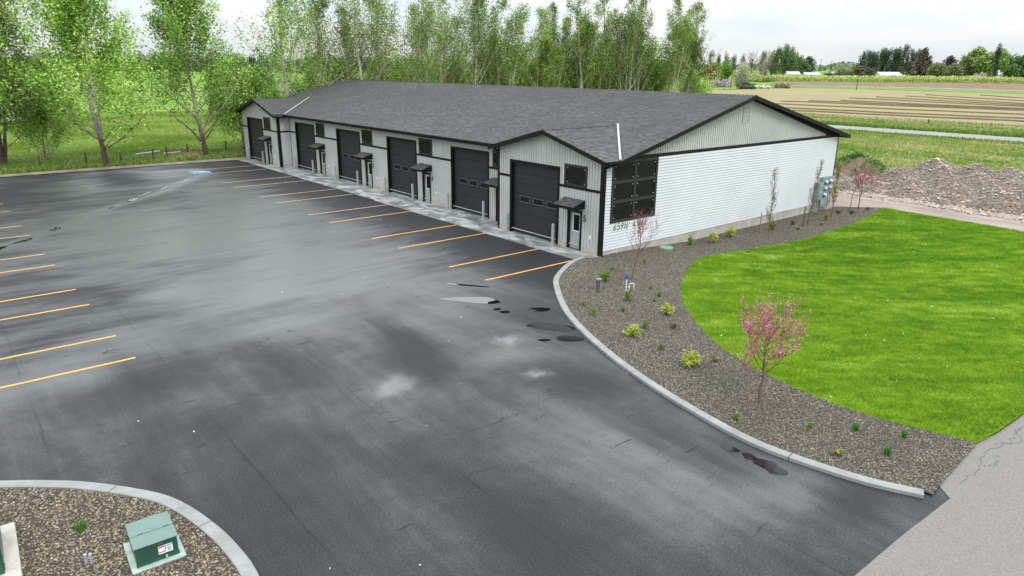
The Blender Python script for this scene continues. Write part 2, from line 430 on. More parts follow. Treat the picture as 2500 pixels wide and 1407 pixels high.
    col = q.mix(q.ramp(a, [(0.40, 0.0), (0.62, 0.42)]), col, (0.050, 0.050, 0.0505))
    col = q.mix(q.ramp(g, [(0.55, 0.0), (0.75, 0.35)]), col, (0.13, 0.13, 0.135))
    q.bsdf(col, 0.72, 0.35, q.bump(g, 0.4, 0.004)); MAT['shingle'] = q.m
    MAT['black_trim'] = m_plain('black_trim', (0.0065, 0.0068, 0.007), 0.5, 0.22, 0.15, 4.0)
    MAT['soffit'] = m_plain('black_soffit', (0.007, 0.007, 0.0075), 0.6, 0.2, 0.1)
    q = Nd('grey_siding'); p = q.pos()
    col = q.ramp(q.noise(p, 0.7, 4), [(0.3, (0.387, 0.404, 0.394)), (0.7, (0.463, 0.479, 0.469))])
    q.bsdf(col, 0.55, 0.35); MAT['grey_siding'] = q.m
    MAT['siding_gap'] = m_plain('siding_gap', (0.035, 0.036, 0.036), 0.8, 0.1, 0.05)
    q = Nd('white_siding'); p = q.pos()
    col = q.ramp(q.noise(p, 0.5, 4), [(0.3, (0.539, 0.575, 0.598)), (0.7, (0.594, 0.627, 0.650))])
    q.bsdf(col, 0.5, 0.35); MAT['white_siding'] = q.m
    q = Nd('garage_door'); p = q.obj()
    col = q.ramp(q.noise(q.mapping(p, (1, 0.6, 2.2)), 2.2, 4), [(0.3, (0.020, 0.0215, 0.024)), (0.7, (0.029, 0.031, 0.034))])
    q.bsdf(col, 0.55, 0.28, q.bump(q.noise(p, 120, 2), 0.08, 0.002)); MAT['garage'] = q.m
    q = Nd('dark_panel'); p = q.pos()
    st = q.noise(q.mapping(p, (2.2, 2.2, 9.0)), 1.0, 5, 0.65, 0.6)
    col = q.ramp(st, [(0.35, (0.006, 0.0062, 0.0064)), (0.7, (0.017, 0.0175, 0.018))])
    q.bsdf(col, q.math('MULTIPLY_ADD', st, 0.3, 0.25), 0.16, q.bump(st, 0.06, 0.01)); MAT['dark_panel'] = q.m
    MAT['frame_dark'] = m_plain('frame_dark', (0.030, 0.031, 0.031), 0.5, 0.3, 0.1)
    MAT['glass'] = m_plain('dark_glass', (0.006, 0.0065, 0.0075), 0.10, 0.22, 0.1)
    MAT['bolt'] = m_plain('bolt_steel', (0.55, 0.56, 0.57), 0.3, 0.5, 0.1, metal=0.6)
    MAT['door_grey'] = m_plain('grey_door_paint', (0.34, 0.345, 0.34), 0.5, 0.35, 0.06)
    MAT['white_paint'] = m_plain('white_paint', (0.74, 0.75, 0.76), 0.45, 0.4, 0.05)
    MAT['bollard'] = m_plain('bollard_paint', (0.36, 0.365, 0.36), 0.5, 0.4, 0.1, 6.0)
    MAT['flashing'] = m_plain('valley_flashing', (0.36, 0.37, 0.38), 0.5, 0.4, 0.08)
    MAT['stripe'] = None
    q = Nd('yellow_stripe'); p = q.pos()
    wear = q.ramp(q.noise(p, 9, 5, 0.75), [(0.50, 0.0), (0.74, 0.7)])
    col = q.mix(wear, (0.72, 0.36, 0.065), (0.09, 0.075, 0.06))
    q.bsdf(col, 0.5, 0.4); MAT['stripe'] = q.m
    q = Nd('orange_stripe'); p = q.pos()
    wear = q.ramp(q.noise(p, 5, 4, 0.7), [(0.52, 0.0), (0.75, 0.8)])
    col = q.mix(wear, (0.60, 0.37, 0.22), (0.12, 0.07, 0.05))
    q.bsdf(col, 0.5, 0.4); MAT['stripe_faded'] = q.m
    MAT['sign_blue'] = m_plain('blue_paint', (0.09, 0.21, 0.38), 0.55, 0.3, 0.3, 2.5)
    q = Nd('puddle_water'); p = q.pos()
    b = q.bsdf((0.008, 0.008, 0.009), 0.012, 0.5, None, 0.0, 2.4); MAT['water'] = q.m
    q = Nd('shallow_water'); q.bsdf((0.007, 0.007, 0.0075), 0.03, 0.5, q.bump(q.noise(q.pos(), 14, 2), 0.12, 0.02), 0.0, 1.33); MAT['water_shallow'] = q.m
    # plants
    q = Nd('aspen_bark'); p = q.obj()
    sp = q.n('ShaderNodeSeparateXYZ'); q.l(p, sp.inputs[0])
    hi = q.ramp(q.math('MULTIPLY_ADD', sp.outputs['Z'], 0.1, q.math('MULTIPLY_ADD', q.noise(p, 1.2, 3), 0.5, -0.25)), [(0.20, 0.0), (0.48, 1.0)])
    br = q.ramp(q.noise(q.mapping(p, (6, 6, 1.5)), 2.0, 4, 0.7), [(0.3, (0.060, 0.042, 0.031)), (0.7, (0.15, 0.105, 0.078))])
    wh = q.ramp(q.noise(q.mapping(p, (2, 2, 5)), 2.0, 4, 0.7), [(0.35, (0.208, 0.182, 0.150)), (0.5, (0.494, 0.461, 0.403)), (0.75, (0.624, 0.592, 0.533))])
    q.bsdf(q.mix(hi, br, wh), 0.85, 0.15, q.bump(q.noise(q.mapping(p, (5, 5, 1.5)), 3, 3), 0.5, 0.03)); MAT['bark_aspen'] = q.m
    MAT['bark_pale'] = MAT['bark_aspen'].copy()
    MAT['bark_pale'].name = 'aspen_bark_pale'
    for nd in MAT['bark_pale'].node_tree.nodes:
        if nd.type == 'VALTORGB' and abs(nd.color_ramp.elements[0].position-0.20) < 1e-3:
            nd.color_ramp.elements[0].position = -0.0; nd.color_ramp.elements[1].position = 0.10
    MAT['bark_brown'] = m_plain('brown_bark', (0.115, 0.082, 0.062), 0.9, 0.1, 0.4, 6.0)
    MAT['bark_grey'] = m_plain('grey_bark', (0.26, 0.235, 0.205), 0.9, 0.1, 0.3, 3.0)
    MAT['twig_red'] = m_plain('red_twig', (0.15, 0.085, 0.075), 0.8, 0.2, 0.3, 6.0)
    MAT['leaf_a'] = m_leaf('poplar_leaf', [(0.0, (0.053, 0.100, 0.015)), (0.4, (0.209, 0.374, 0.055)), (0.8, (0.348, 0.548, 0.096)), (1.0, (0.540, 0.731, 0.174))], 0.28)
    MAT['leaf_b'] = m_leaf('poplar_leaf_olive', [(0.0, (0.043, 0.077, 0.013)), (0.4, (0.180, 0.282, 0.044)), (0.8, (0.285, 0.408, 0.079)), (1.0, (0.438, 0.536, 0.151))], 0.28)
    MAT['leaf_c'] = m_leaf('poplar_leaf_fresh', [(0.0, (0.067, 0.134, 0.015)), (0.4, (0.260, 0.479, 0.059)), (0.8, (0.418, 0.661, 0.104)), (1.0, (0.626, 0.800, 0.192))], 0.28)
    MAT['leaf_d'] = m_leaf('poplar_leaf_deep', [(0.0, (0.023, 0.050, 0.006)), (0.4, (0.108, 0.177, 0.025)), (0.8, (0.188, 0.283, 0.046)), (1.0, (0.308, 0.395, 0.095))], 0.28)
    MAT['blossom'] = m_leaf('redbud_blossom', [(0.0, (0.299, 0.085, 0.120)), (0.5, (0.493, 0.180, 0.212)), (0.85, (0.581, 0.275, 0.276)), (1.0, (0.660, 0.418, 0.396))], 0.3)
    MAT['blossom_hot'] = m_leaf('redbud_blossom_hot', [(0.0, (0.40, 0.06, 0.16)), (0.5, (0.58, 0.11, 0.25)), (1.0, (0.68, 0.26, 0.36))], 0.3)
    MAT['leaf_gold'] = m_leaf('golden_leaf', [(0.0, (0.16, 0.15, 0.025)), (0.5, (0.32, 0.29, 0.045)), (1.0, (0.48, 0.43, 0.09))], 0.35)
    MAT['leaf_pale'] = m_leaf('pale_leaf', [(0.0, (0.16, 0.17, 0.08)), (0.5, (0.28, 0.28, 0.14)), (1.0, (0.44, 0.42, 0.28))], 0.35)
    MAT['leaf_shrub'] = m_leaf('shrub_leaf', [(0.0, (0.06, 0.14, 0.015)), (0.5, (0.14, 0.26, 0.03)), (1.0, (0.29, 0.40, 0.06))], 0.3)
    MAT['leaf_lime'] = m_leaf('lime_leaf', [(0.0, (0.22, 0.28, 0.03)), (0.5, (0.40, 0.46, 0.06)), (1.0, (0.56, 0.58, 0.12))], 0.3)
    MAT['leaf_grass'] = m_leaf('clump_grass', [(0.0, (0.035, 0.13, 0.012)), (0.5, (0.08, 0.24, 0.03)), (1.0, (0.17, 0.36, 0.06))], 0.3)
    MAT['leaf_dark'] = m_leaf('dark_leaf', [(0.0, (0.022, 0.042, 0.016)), (0.6, (0.05, 0.08, 0.03)), (1.0, (0.09, 0.12, 0.05))], 0.2)
    MAT['flower_orange'] = m_leaf('orange_flower', [(0.0, (0.62, 0.12, 0.02)), (1.0, (0.72, 0.30, 0.05))], 0.2)
    far = {'far_green': ((0.052, 0.109, 0.034), (0.115, 0.207, 0.063), (0.172, 0.276, 0.092)),
           'far_bluegreen': ((0.039, 0.074, 0.039), (0.078, 0.132, 0.069), (0.132, 0.190, 0.101)),
           'far_dark': ((0.030, 0.055, 0.030), (0.060, 0.098, 0.052), (0.098, 0.144, 0.075)),
           'far_brown': ((0.069, 0.063, 0.040), (0.132, 0.121, 0.081), (0.190, 0.172, 0.115)),
           'far_lime': ((0.109, 0.184, 0.037), (0.207, 0.305, 0.069), (0.299, 0.391, 0.109)),
           'far_bright': ((0.081, 0.178, 0.025), (0.149, 0.299, 0.048), (0.230, 0.391, 0.081)),
           'far_willow': ((0.161, 0.178, 0.057), (0.287, 0.299, 0.098), (0.414, 0.402, 0.161)),
           'far_silver': ((0.241, 0.259, 0.155), (0.391, 0.397, 0.253), (0.529, 0.517, 0.356)),
           'far_plum': ((0.032, 0.028, 0.030), (0.063, 0.053, 0.055), (0.103, 0.086, 0.083)),
           'far_lilac': ((0.253, 0.172, 0.241), (0.414, 0.322, 0.402), (0.529, 0.460, 0.506)),
           'far_olive': ((0.098, 0.115, 0.044), (0.172, 0.196, 0.081), (0.247, 0.265, 0.121)),
           'far_belt': ((0.172, 0.196, 0.063), (0.380, 0.425, 0.132), (0.529, 0.575, 0.207)),
           'far_hill': ((0.069, 0.115, 0.063), (0.127, 0.190, 0.103), (0.184, 0.241, 0.138))}
    for k, (a, b, c) in far.items(): MAT[k] = m_leaf(k, [(0.0, a), (0.5, b), (1.0, c)], 0.2)
    # fittings
    MAT['cabinet_green'] = m_plain('cabinet_green', (0.022, 0.075, 0.048), 0.38, 0.45, 0.12, 2.0)
    MAT['lid_green'] = m_plain('lid_green', (0.10, 0.17, 0.145), 0.28, 0.6, 0.08, 2.0)
    MAT['pad'] = m_plain('pad_fibre', (0.30, 0.37, 0.34), 0.7, 0.3, 0.2, 6.0)
    MAT['pad_concrete'] = m_plain('pad_concrete', (0.42, 0.40, 0.36), 0.8, 0.2, 0.2, 3.0, bump=0.2)
    MAT['meter_grey'] = m_plain('meter_grey', (0.20, 0.25, 0.265), 0.5, 0.4, 0.08)
    MAT['meter_glass'] = m_plain('meter_glass', (0.62, 0.66, 0.67), 0.15, 0.5, 0.15)
    MAT['pipe_grey'] = m_plain('pipe_grey', (0.075, 0.085, 0.09), 0.45, 0.4, 0.15, 5.0)
    MAT['pipe_cap'] = m_plain('pipe_cap', (0.13, 0.22, 0.23), 0.4, 0.4, 0.1)
    MAT['conduit'] = m_plain('conduit', (0.30, 0.33, 0.35), 0.4, 0.4, 0.1)
    MAT['tag_blue'] = m_plain('blue_tag', (0.02, 0.07, 0.42), 0.4, 0.4, 0.1)
    MAT['hatch_green'] = m_plain('hatch_green', (0.17, 0.34, 0.24), 0.5, 0.3, 0.1)
    MAT['stake'] = m_plain('stake_wood', (0.20, 0.145, 0.085), 0.85, 0.2, 0.3, 8.0)
    MAT['stake_dark'] = m_plain('stake_dark', (0.085, 0.068, 0.052), 0.85, 0.2, 0.3, 8.0)
    MAT['label_white'] = m_plain('label_white', (0.78, 0.78, 0.78), 0.5, 0.3, 0.03)
    MAT['label_red'] = m_plain('label_red', (0.55, 0.03, 0.03), 0.5, 0.3, 0.05)
    MAT['label_blue'] = m_plain('label_blue', (0.18, 0.42, 0.60), 0.5, 0.3, 0.05)
    MAT['fence_wood'] = m_plain('fence_wood', (0.10, 0.082, 0.065), 0.9, 0.1, 0.3, 6.0)
    MAT['wire'] = m_plain('wire', (0.16, 0.16, 0.16), 0.5, 0.4, 0.1)
    MAT['house_cream'] = m_plain('house_cream', (0.58, 0.54, 0.45), 0.7, 0.2, 0.06)
    MAT['house_white'] = m_plain('house_white', (0.66, 0.67, 0.67), 0.7, 0.2, 0.05)
    MAT['roof_grey'] = m_plain('roof_grey', (0.40, 0.41, 0.43), 0.7, 0.3, 0.08)
    MAT['roof_dark'] = m_plain('roof_dark', (0.15, 0.15, 0.155), 0.7, 0.3, 0.08)
    MAT['tyre'] = m_plain('tyre', (0.02, 0.02, 0.021), 0.8, 0.2, 0.1)
    MAT['sign_yellow'] = m_plain('sign_back', (0.62, 0.60, 0.42), 0.5, 0.4, 0.05)
build_materials()
# ================================================================== GROUND
rng = np.random.default_rng(11)

def build_terrain():
    # one sheet from under the lot out to the horizon
    rr = [0, 12, 24, 40, 60, 80, 100, 130, 170, 220, 280, 330, 380, 430, 480, 520, 600, 720, 900, 1200, 1600, 2000, 2600, 4000]
    na = 120
    vs = [(-25.27, -23.34, -0.05)]; fs = []
    for r in rr[1:]:
        for k in range(na):
            t = 2*PI*k/na; x = -25.27+r*math.cos(t); y = -23.34+r*math.sin(t)
            vs.append((x, y, gz(x, y)-0.12))
    for k in range(na): fs.append((0, 1+k, 1+(k+1) % na))
    for j in range(len(rr)-2):
        for k in range(na):
            a = 1+j*na+k; b = 1+j*na+(k+1) % na
            fs.append((a, a+na, b+na, b))
    o = MB().add(vs, fs).build('ground', MAT['pasture']); tag(o, kind='structure')
    XC = [('x', v) for v in (1, 2, 3, 4, 5, 6, 7, 8)]
    # pasture with gentle unevenness beyond the trees
    n = 90
    xs = np.linspace(-60, 110, n); ys = np.linspace(50.2, 240, n)
    X, Y = np.meshgrid(xs, ys)
    Z = ground_z(X, Y) + 0.02 + 0.10*np.sin(X*0.31+np.cos(Y*0.2)*2)*sm(52, 60, Y)
    vs = np.stack([X.ravel(), Y.ravel(), Z.ravel()], 1)
    fs = [(j*n+i, j*n+i+1, (j+1)*n+i+1, (j+1)*n+i) for j in range(n-1) for i in range(n-1)]
    o = MB().add(vs.tolist(), fs).build('pasture', MAT['pasture'], smooth=True); tag(o, kind='structure')
    # far sheets on the right
    sheet('meadow', [(24.5, 9.5), (24.5, -60), (93.6, -60), (93.6, 60), (84, 62), (26, 49)], MAT['meadow'], 0.0)
    sheet('country_road', [(93.2, -120), (101.0, -120), (101.0, 330), (93.2, 330)], MAT['country_road'], 0.05, [('y', v) for v in range(-100, 330, 30)])
    sheet('grass_verge', [(88.5, -120), (93.2, -120), (93.2, 330), (88.5, 330)], MAT['verge_green'], 0.03, [('y', v) for v in range(-100, 330, 30)])
    sheet('grass_verge', [(101.0, -120), (121, -120), (119.5, 60), (125, 75), (118, 180), (101, 200)], MAT['verge'], 0.03, [('y', v) for v in range(-100, 180, 30)])
    f = sheet('ploughed_field', [(121, -120), (119.5, 30), (126, 60), (150, 110), (253, 172), (306, 169), (318, 154), (327, 120), (331, 72), (335, -120)],
              MAT['ploughed'], 0.06, [('x', v) for v in range(130, 335, 15)] + [('y', v) for v in range(-100, 170, 30)])
    sheet('green_strip', [(253, 174), (324, 182), (344, 150), (357, 115), (354, 79), (350, -120), (336, -120), (332, 72), (328, 120), (319, 154), (307, 170)], MAT['verge_green'], 0.10,
          [('x', v) for v in range(260, 360, 12)] + [('y', v) for v in range(-100, 180, 30)])
    sheet('field_road', [(325, 186), (346, 192), (366, 156), (383, 122), (382, 86), (376, -120), (351, -120), (355, 79), (358, 115), (345, 150)], MAT['far_road'], 0.14,
          [('x', v) for v in range(330, 384, 8)] + [('y', v) for v in range(-100, 190, 30)])
    sheet('brown_crop_strip', [(333, 190), (386, 218), (414, 180), (445, 146), (460, 108), (462, -120), (362, -120), (367, 84), (369, 119), (355, 152)], MAT['brown_crop'], 0.18,
          [('x', v) for v in range(350, 462, 10)] + [('y', v) for v in range(-100, 210, 30)])
    fur = [((163.3, 85.1), (168.8, 27.8)), ((145.1, 72.3), (151.9, 23.2)), ((182.3, 90.9), (189.2, 33.4)), ((227.8, 92.4), (214.4, 40.3)),
           ((267.9, 91.0), (235.8, 46.2)), ((288.5, 91.8), (261.4, 53.2)), ((304.1, 78.8), (292.5, 61.7)), ((204, 84), (200, 37)), ((193, 88), (194.5, 35)), ((246, 92), (224.5, 43)), ((136, 64), (142, 20))]
    for a, b in fur:
        A, B = Vector((*a, 0)), Vector((*b, 0)); d = B-A; A = A-d*0.08; B = B+d*0.9
        pts = []; m = 40
        for i in range(m+1):
            p = A.lerp(B, i/m); w = math.sin(i*0.9+a[0])*0.35+math.sin(i*0.37)*0.6
            pts.append((p.x+w, p.y, gz(p.x, p.y)+0.06))
        mb = MB(); vs = []
        for i, p in enumerate(pts):
            hw = 0.55+0.2*math.sin(i*1.7+b[1])
            vs += [(p[0]-hw, p[1], p[2]-0.05), (p[0]-hw*.35, p[1], p[2]+0.30), (p[0]+hw*.35, p[1], p[2]+0.30), (p[0]+hw, p[1], p[2]-0.05)]
        fs = [(4*i+k, 4*i+k+1, 4*i+k+5, 4*i+k+4) for i in range(m) for k in range(3)]
        mb.add(vs, fs).build('furrow', MAT['furrow'], f)
    # pale farm track across the left pasture
    sheet('farm_track', [(-150, 360), (78, 249), (140, 214), (143, 221), (80, 257), (-148, 370)], MAT['far_road'], 0.2, XC+[('x', v) for v in range(-140, 140, 14)])
    # dirt track round the back of the lawn
    sheet('dirt_track', [(22.6, 12), (22.6, -0.1), (26.9, -2.3), (26.5, -4.1), (26.2, -7), (26.05, -9.5), (25.4, -14), (24.5, -22), (30.5, -24), (34, -14), (38, -4), (41, 5), (40, 12)], MAT['dirt'], 0.015)
    # gravel strip at the head of the lot
    sheet('gravel_strip', [(-60, 48.6), (0, 48.6), (2.5, 50.2), (24, 50.3), (24, 51.2), (2.5, 51.0), (-2, 50.35), (-12, 50.45), (-21, 50.3), (-60, 50.2)], MAT['dirt'], 0.045, XC)
build_terrain()

# ------------------------------------------------------------------ parking lot
def build_lot():
    st = 0.25
    xs = np.arange(-44, 0.01, st); ys = np.arange(-19.35, 49.31, st)
    X, Y = np.meshgrid(xs, ys)
    W = np.zeros_like(X); PL = np.zeros_like(X)
    def spot(x, y, rx, ry, rot, amp, p=2.0):
        nonlocal W, PL
        c, s = math.cos(math.radians(rot)), math.sin(math.radians(rot))
        dx, dy = X-x, Y-y
        if p > 2:
            wx = .16*np.sin(Y*3.3+X*1.3)+.10*np.sin(Y*7.1-X*4.2); wy = .14*np.sin(X*3.7-Y*1.9)+.09*np.sin(X*8.3+Y*3.1); dx = dx+wx; dy = dy+wy
        a, b = (dx*c+dy*s)/rx, (-dx*s+dy*c)/ry
        g_ = np.exp(-(a*a+b*b)**(p/2)); W += amp*g_
        if p > 2: PL = np.maximum(PL, g_)
    # wide films, standing in the middle of the lot
    spot(-12.5, 14, 6.5, 13, 0, 0.42); spot(-17.5, 20, 5, 8, 0, 0.30); spot(-14, 5, 5.5, 3.2, -10, 0.38); spot(-18.6, 7.0, 2.2, 1.6, 0, 0.40)
    spot(-20.5, 2.8, 3.5, 2.0, 0, 0.22); spot(-24.0, 0.2, 2.6, 1.2, 0, 0.40); spot(-10.3, -1.2, 3.0, 2.0, 30, 0.26); spot(-11.5, 9.0, 3.5, 4.0, 0, 0.25)
    spot(-17.0, 39.5, 2.4, 7.0, 0, 0.50); spot(-9.5, 43.5, 3.2, 3.2, 0, 0.42); spot(-8.0, 34, 3.0, 8, 0, 0.22); spot(-9, 24, 4, 8, 0, 0.25)
    # small bright pools of film
    spot(-15.8, -6.6, 0.75, 0.62, 20, 0.45, 2.6); spot(-11.85, -8.55, 0.48, 0.34, -35, 0.50, 3); spot(-10.85, -5.75, 0.62, 0.42, -40, 0.50, 3); spot(-15.7, -3.5, 0.9, 0.6, 0, 0.12)
    spot(-20.6, -3.6, 0.9, 0.8, 0, 0.12); spot(-18.7, -6.2, 0.9, 1.1, 20, 0.12); spot(-11.6, -6.9, 1.1, 0.6, -35, 0.34); spot(-16.8, -8.4, 0.8, 1.6, 0, 0.12); spot(-15.1, -7.6, 0.9, 0.8, 0, 0.12)
    spot(-14.2, -14.5, 2.0, 2.2, 0, 0.26); spot(-12.2, -16.6, 1.6, 1.0, -30, 0.34); spot(-12.6, -11.0, 1.6, 2.2, 10, 0.22); spot(-18.6, -13.0, 0.8, 2.4, 0, 0.15); spot(-17.5, 0.4, 2.4, 1.3, 0, 0.24)
    # drier, darker ground
    spot(-14.6, 10.9, 2.2, 0.6, 3, -0.30); spot(-16.2, 9.8, 1.5, 0.5, 8, -0.25); spot(-15.6, 11.6, 1.3, 0.35, 0, -0.22); spot(-17.6, 12.2, 1.6, 0.6, 0, -0.28); spot(-20.8, 8.2, 1.6, 1.6, 0, -0.30); spot(-21.0, -1.2, 2.6, 1.6, 15, -0.26); spot(-17.2, -3.2, 1.5, 1.6, 0, -0.14)
    spot(-19.6, 5.0, 1.2, 2.6, 0, -0.26); spot(-12.8, 29.5, 3.5, 4.5, 0, -0.30); spot(-13.3, 42.5, 1.3, 4, 0, -0.45); spot(-20.8, 36, 3.5, 7, 0, -0.40); spot(-6.0, 46.5, 5, 1.4, 0, -0.4)
    spot(-13.8, -4.2, 1.0, 3.0, -15, -0.26); spot(-21.4, -10.5, 1.4, 3.5, 0, -0.26); spot(-11.2, -9.9, 0.9, 1.4, 0, -0.3); spot(-17.0, -14.5, 2.0, 2.0, 0, -0.22); spot(-11.0, -18.0, 1.0, 0.7, 0, -0.4)
    W -= 0.75*sm(-4.6, -1.8, X)                                     # sheltered, dry asphalt along the walk
    W -= 0.30*sm(-7.0, -4.2, X)
    W -= 0.30*sm(47.5, 49, Y)
    W -= 0.03*(1-sm(-5.5, 1.5, Y))
    W += 0.14*sm(-7, 13, Y)*(1-sm(36, 46, Y))*(1-sm(-8, -4, X))
    # the drain line that crosses the lot
    A = np.array([-6.6, 40.7]); B = np.array([-24.0, 19.6]); d = B-A; L = np.hypot(*d); d = d/L
    s = (X-A[0])*d[0]+(Y-A[1])*d[1]; q = (X-A[0])*-d[1]+(Y-A[1])*d[0]+0.25*np.sin(s*0.5)
    on = sm(-1, 1, s)*(1-sm(L-1, L+2, s))
    W += 0.65*np.exp(-(q/0.55)**2)*on
    vs = np.stack([X.ravel(), Y.ravel(), np.zeros(X.size)], 1)
    ny, nx = X.shape
    idx = (np.arange(ny-1)[:, None]*nx+np.arange(nx-1)[None, :]).ravel()
    F = np.stack([idx, idx+1, idx+nx+1, idx+nx], 1)
    me = bpy.data.meshes.new('parking_lot')
    me.vertices.add(len(vs)); me.vertices.foreach_set('co', vs.astype(np.float32).ravel())
    me.loops.add(F.size); me.loops.foreach_set('vertex_index', F.astype(np.int32).ravel())
    me.polygons.add(len(F)); me.polygons.foreach_set('loop_start', np.arange(0, F.size, 4, dtype=np.int32))
    me.update(calc_edges=True)
    a = me.attributes.new('wet', 'FLOAT', 'POINT'); a.data.foreach_set('value', W.ravel().astype(np.float32))
    a = me.attributes.new('pool', 'FLOAT', 'POINT'); a.data.foreach_set('value', PL.ravel().astype(np.float32))
    lot = link_mesh('parking_lot', me, MAT['asphalt']); tag(lot, kind='structure')
    # stalls: pairs of stripes in front of every unit and along the left edge
    def stripe(x0, x1, y, m):
        n = 16; hw = 0.055; top = []; bot = []
        for i in range(n+1):
            x = x0+(x1-x0)*i/n; w = 0.006*math.sin(i*2.1+y); top.append((x, y+hw+w, 0.005)); bot.append((x, y-hw+w*0.6, 0.005))
        mb = MB()
        for i in range(n): mb.quad(bot[i], bot[i+1], top[i+1], top[i])
        return mb.build('parking_stripe', m, lot)
    ys_r = [0.41, 3.2, 7.8, 10.6, 15.85, 18.78, 24.0, 26.9, 32.2, 35.0, 40.8, 43.8]
    for i, y in enumerate(ys_r):
        stripe(-7.05-0.04*i, -1.62 if i == 0 else -1.30-0.02*i, y, MAT['stripe'] if i < 5 else MAT['stripe_faded'])
    ys_l = [0.58, 3.12, 7.5, 10.05, 14.95, 17.6, 22.85, 25.9, 31.35, 34.7]
    for i, y in enumerate(ys_l): stripe(-27.0, -21.30-0.075*i, y, MAT['stripe'] if i < 6 else MAT['stripe_faded'])
    # accessible stall mark: blue square with a white wheelchair figure
    mk = MB().quad((-7.75, 41.15, 0.006), (-6.15, 41.15, 0.006), (-6.15, 43.05, 0.006), (-7.75, 43.05, 0.006)).build('stall_symbol', MAT['sign_blue'], lot)
    def stroke(pts, w=0.065):
        m = MB()
        for (ax, ay), (bx, by) in zip(pts[:-1], pts[1:]):
            d = Vector((bx-ax, by-ay, 0)).normalized(); nrm = Vector((-d.y, d.x, 0))*w; e = d*w*0.6
            A_, B_ = Vector((ax, ay, 0.011))-e, Vector((bx, by, 0.011))+e
            m.quad(A_-nrm, B_-nrm, B_+nrm, A_+nrm)
        return m
    T = lambda u, v: (-7.55+u*1.3, 41.5+v*1.25)
    ring = [T(0.36+0.30*math.cos(t), 0.44+0.33*math.sin(t)) for t in np.linspace(math.radians(120), math.radians(395), 16)]
    fig = stroke(ring, 0.07)
    for s_ in ([T(0.95, 0.42), T(0.55, 0.45), T(0.5, 0.95)], [T(0.72, 0.50), T(0.72, 0.86)], [T(0.55, 0.95), T(0.15, 1.0), T(0.05, 1.12)]):
        g = stroke(s_, 0.075); fig.add(g.v, g.f)
    hd = [T(0.98+0.11*math.cos(t), 0.42+0.12*math.sin(t)) for t in np.linspace(0, 2*PI, 13)[:-1]]
    fig.poly([(x, y, 0.011) for x, y in hd])
    fig.build('wheelchair_figure', MAT['white_paint'], mk)
    # puddles
    def puddle(pts, z=0.007, jag=0.0, m='water'):
        c = catmull([(x, y, 0) for x, y in pts], 7, True)
        pp = []
        for i, p in enumerate(c):
            j = jag*mnoise.noise(Vector((p.x*3.1, p.y*3.1, 0)))
            pp.append((p.x+j, p.y-j*0.7, z))
        o = MB().poly(pp).build('puddle', MAT[m])
        if o.data.polygons[0].normal.z < 0: o.data.flip_normals()
        tag(o, kind='structure')
    puddle([(-10.15, -0.50), (-9.6, -0.72), (-9.2, -0.95), (-8.62, -1.42), (-8.42, -1.72), (-8.38, -2.30), (-8.66, -2.42), (-8.92, -2.28), (-9.36, -1.82), (-9.75, -1.20), (-10.1, -0.78)], jag=0.08)
    puddle([(-8.62, 1.10), (-8.25, 0.62), (-7.55, -0.38), (-7.62, -0.46), (-8.3, 0.38), (-8.72, 0.98)])
    puddle([(-9.18, -2.85), (-8.95, -2.92), (-8.98, -3.12), (-9.22, -3.06)]); puddle([(-9.16, -3.25), (-8.84, -3.42), (-8.95, -3.6), (-9.2, -3.48)])
    puddle([(-8.18, -3.70), (-7.78, -3.78), (-7.36, -4.20), (-7.62, -4.38), (-8.05, -4.16)], jag=0.04)
    puddle([(-9.38, -5.22), (-9.12, -5.02), (-8.66, -5.22), (-8.20, -6.02), (-8.14, -6.50), (-8.6, -6.46), (-9.05, -5.92)], jag=0.05)
    puddle([(-9.40, -6.78), (-9.02, -6.66), (-8.62, -7.12), (-8.68, -7.42), (-9.02, -7.36), (-9.34, -7.08)], jag=0.06); puddle([(-9.98, -6.42), (-9.68, -6.55), (-9.62, -6.72), (-9.92, -6.66)])
    puddle([(-10.98, -14.62), (-10.86, -14.95), (-11.02, -15.18), (-11.22, -14.92), (-11.2, -14.7)], jag=0.12, m='water_shallow'); puddle([(-11.0, -15.22), (-10.86, -15.45), (-11.05, -15.62), (-11.2, -15.4)], jag=0.12, m='water_shallow')
    puddle([(-11.02, -15.58), (-10.82, -15.9), (-10.86, -16.32), (-11.06, -16.48), (-11.26, -16.1), (-11.22, -15.78)], jag=0.14, m='water_shallow')
    for x, y, l, w, a in ((-9.6, 37.6, 1.5, 0.16, 50), (-11.6, 35.3, 0.9, 0.12, 52), (-13.6, 33.1, 1.2, 0.10, 50), (-14.9, 31.0, 0.9, 0.34, 48), (-16.3, 29.2, 1.3, 0.07, 50), (-22.2, 21.5, 0.7, 0.22, 40), (-23.6, 19.9, 1.1, 0.20, 52), (-20.4, 23.8, 0.5, 0.26, 60)):
        c, s_ = math.cos(math.radians(a)), math.sin(math.radians(a))
        pts = [(x+c*u*l-s_*v*w, y+s_*u*l+c*v*w) for u, v in ((-1, 0), (-.5, .7), (0.1, .5), (.6, 1), (1, 0.1), (.5, -.6), (0, -.9), (-.6, -.5))]
        puddle(pts, jag=0.10)
    # dark oily streaks left by the roller
    return lot
LOT = build_lot()

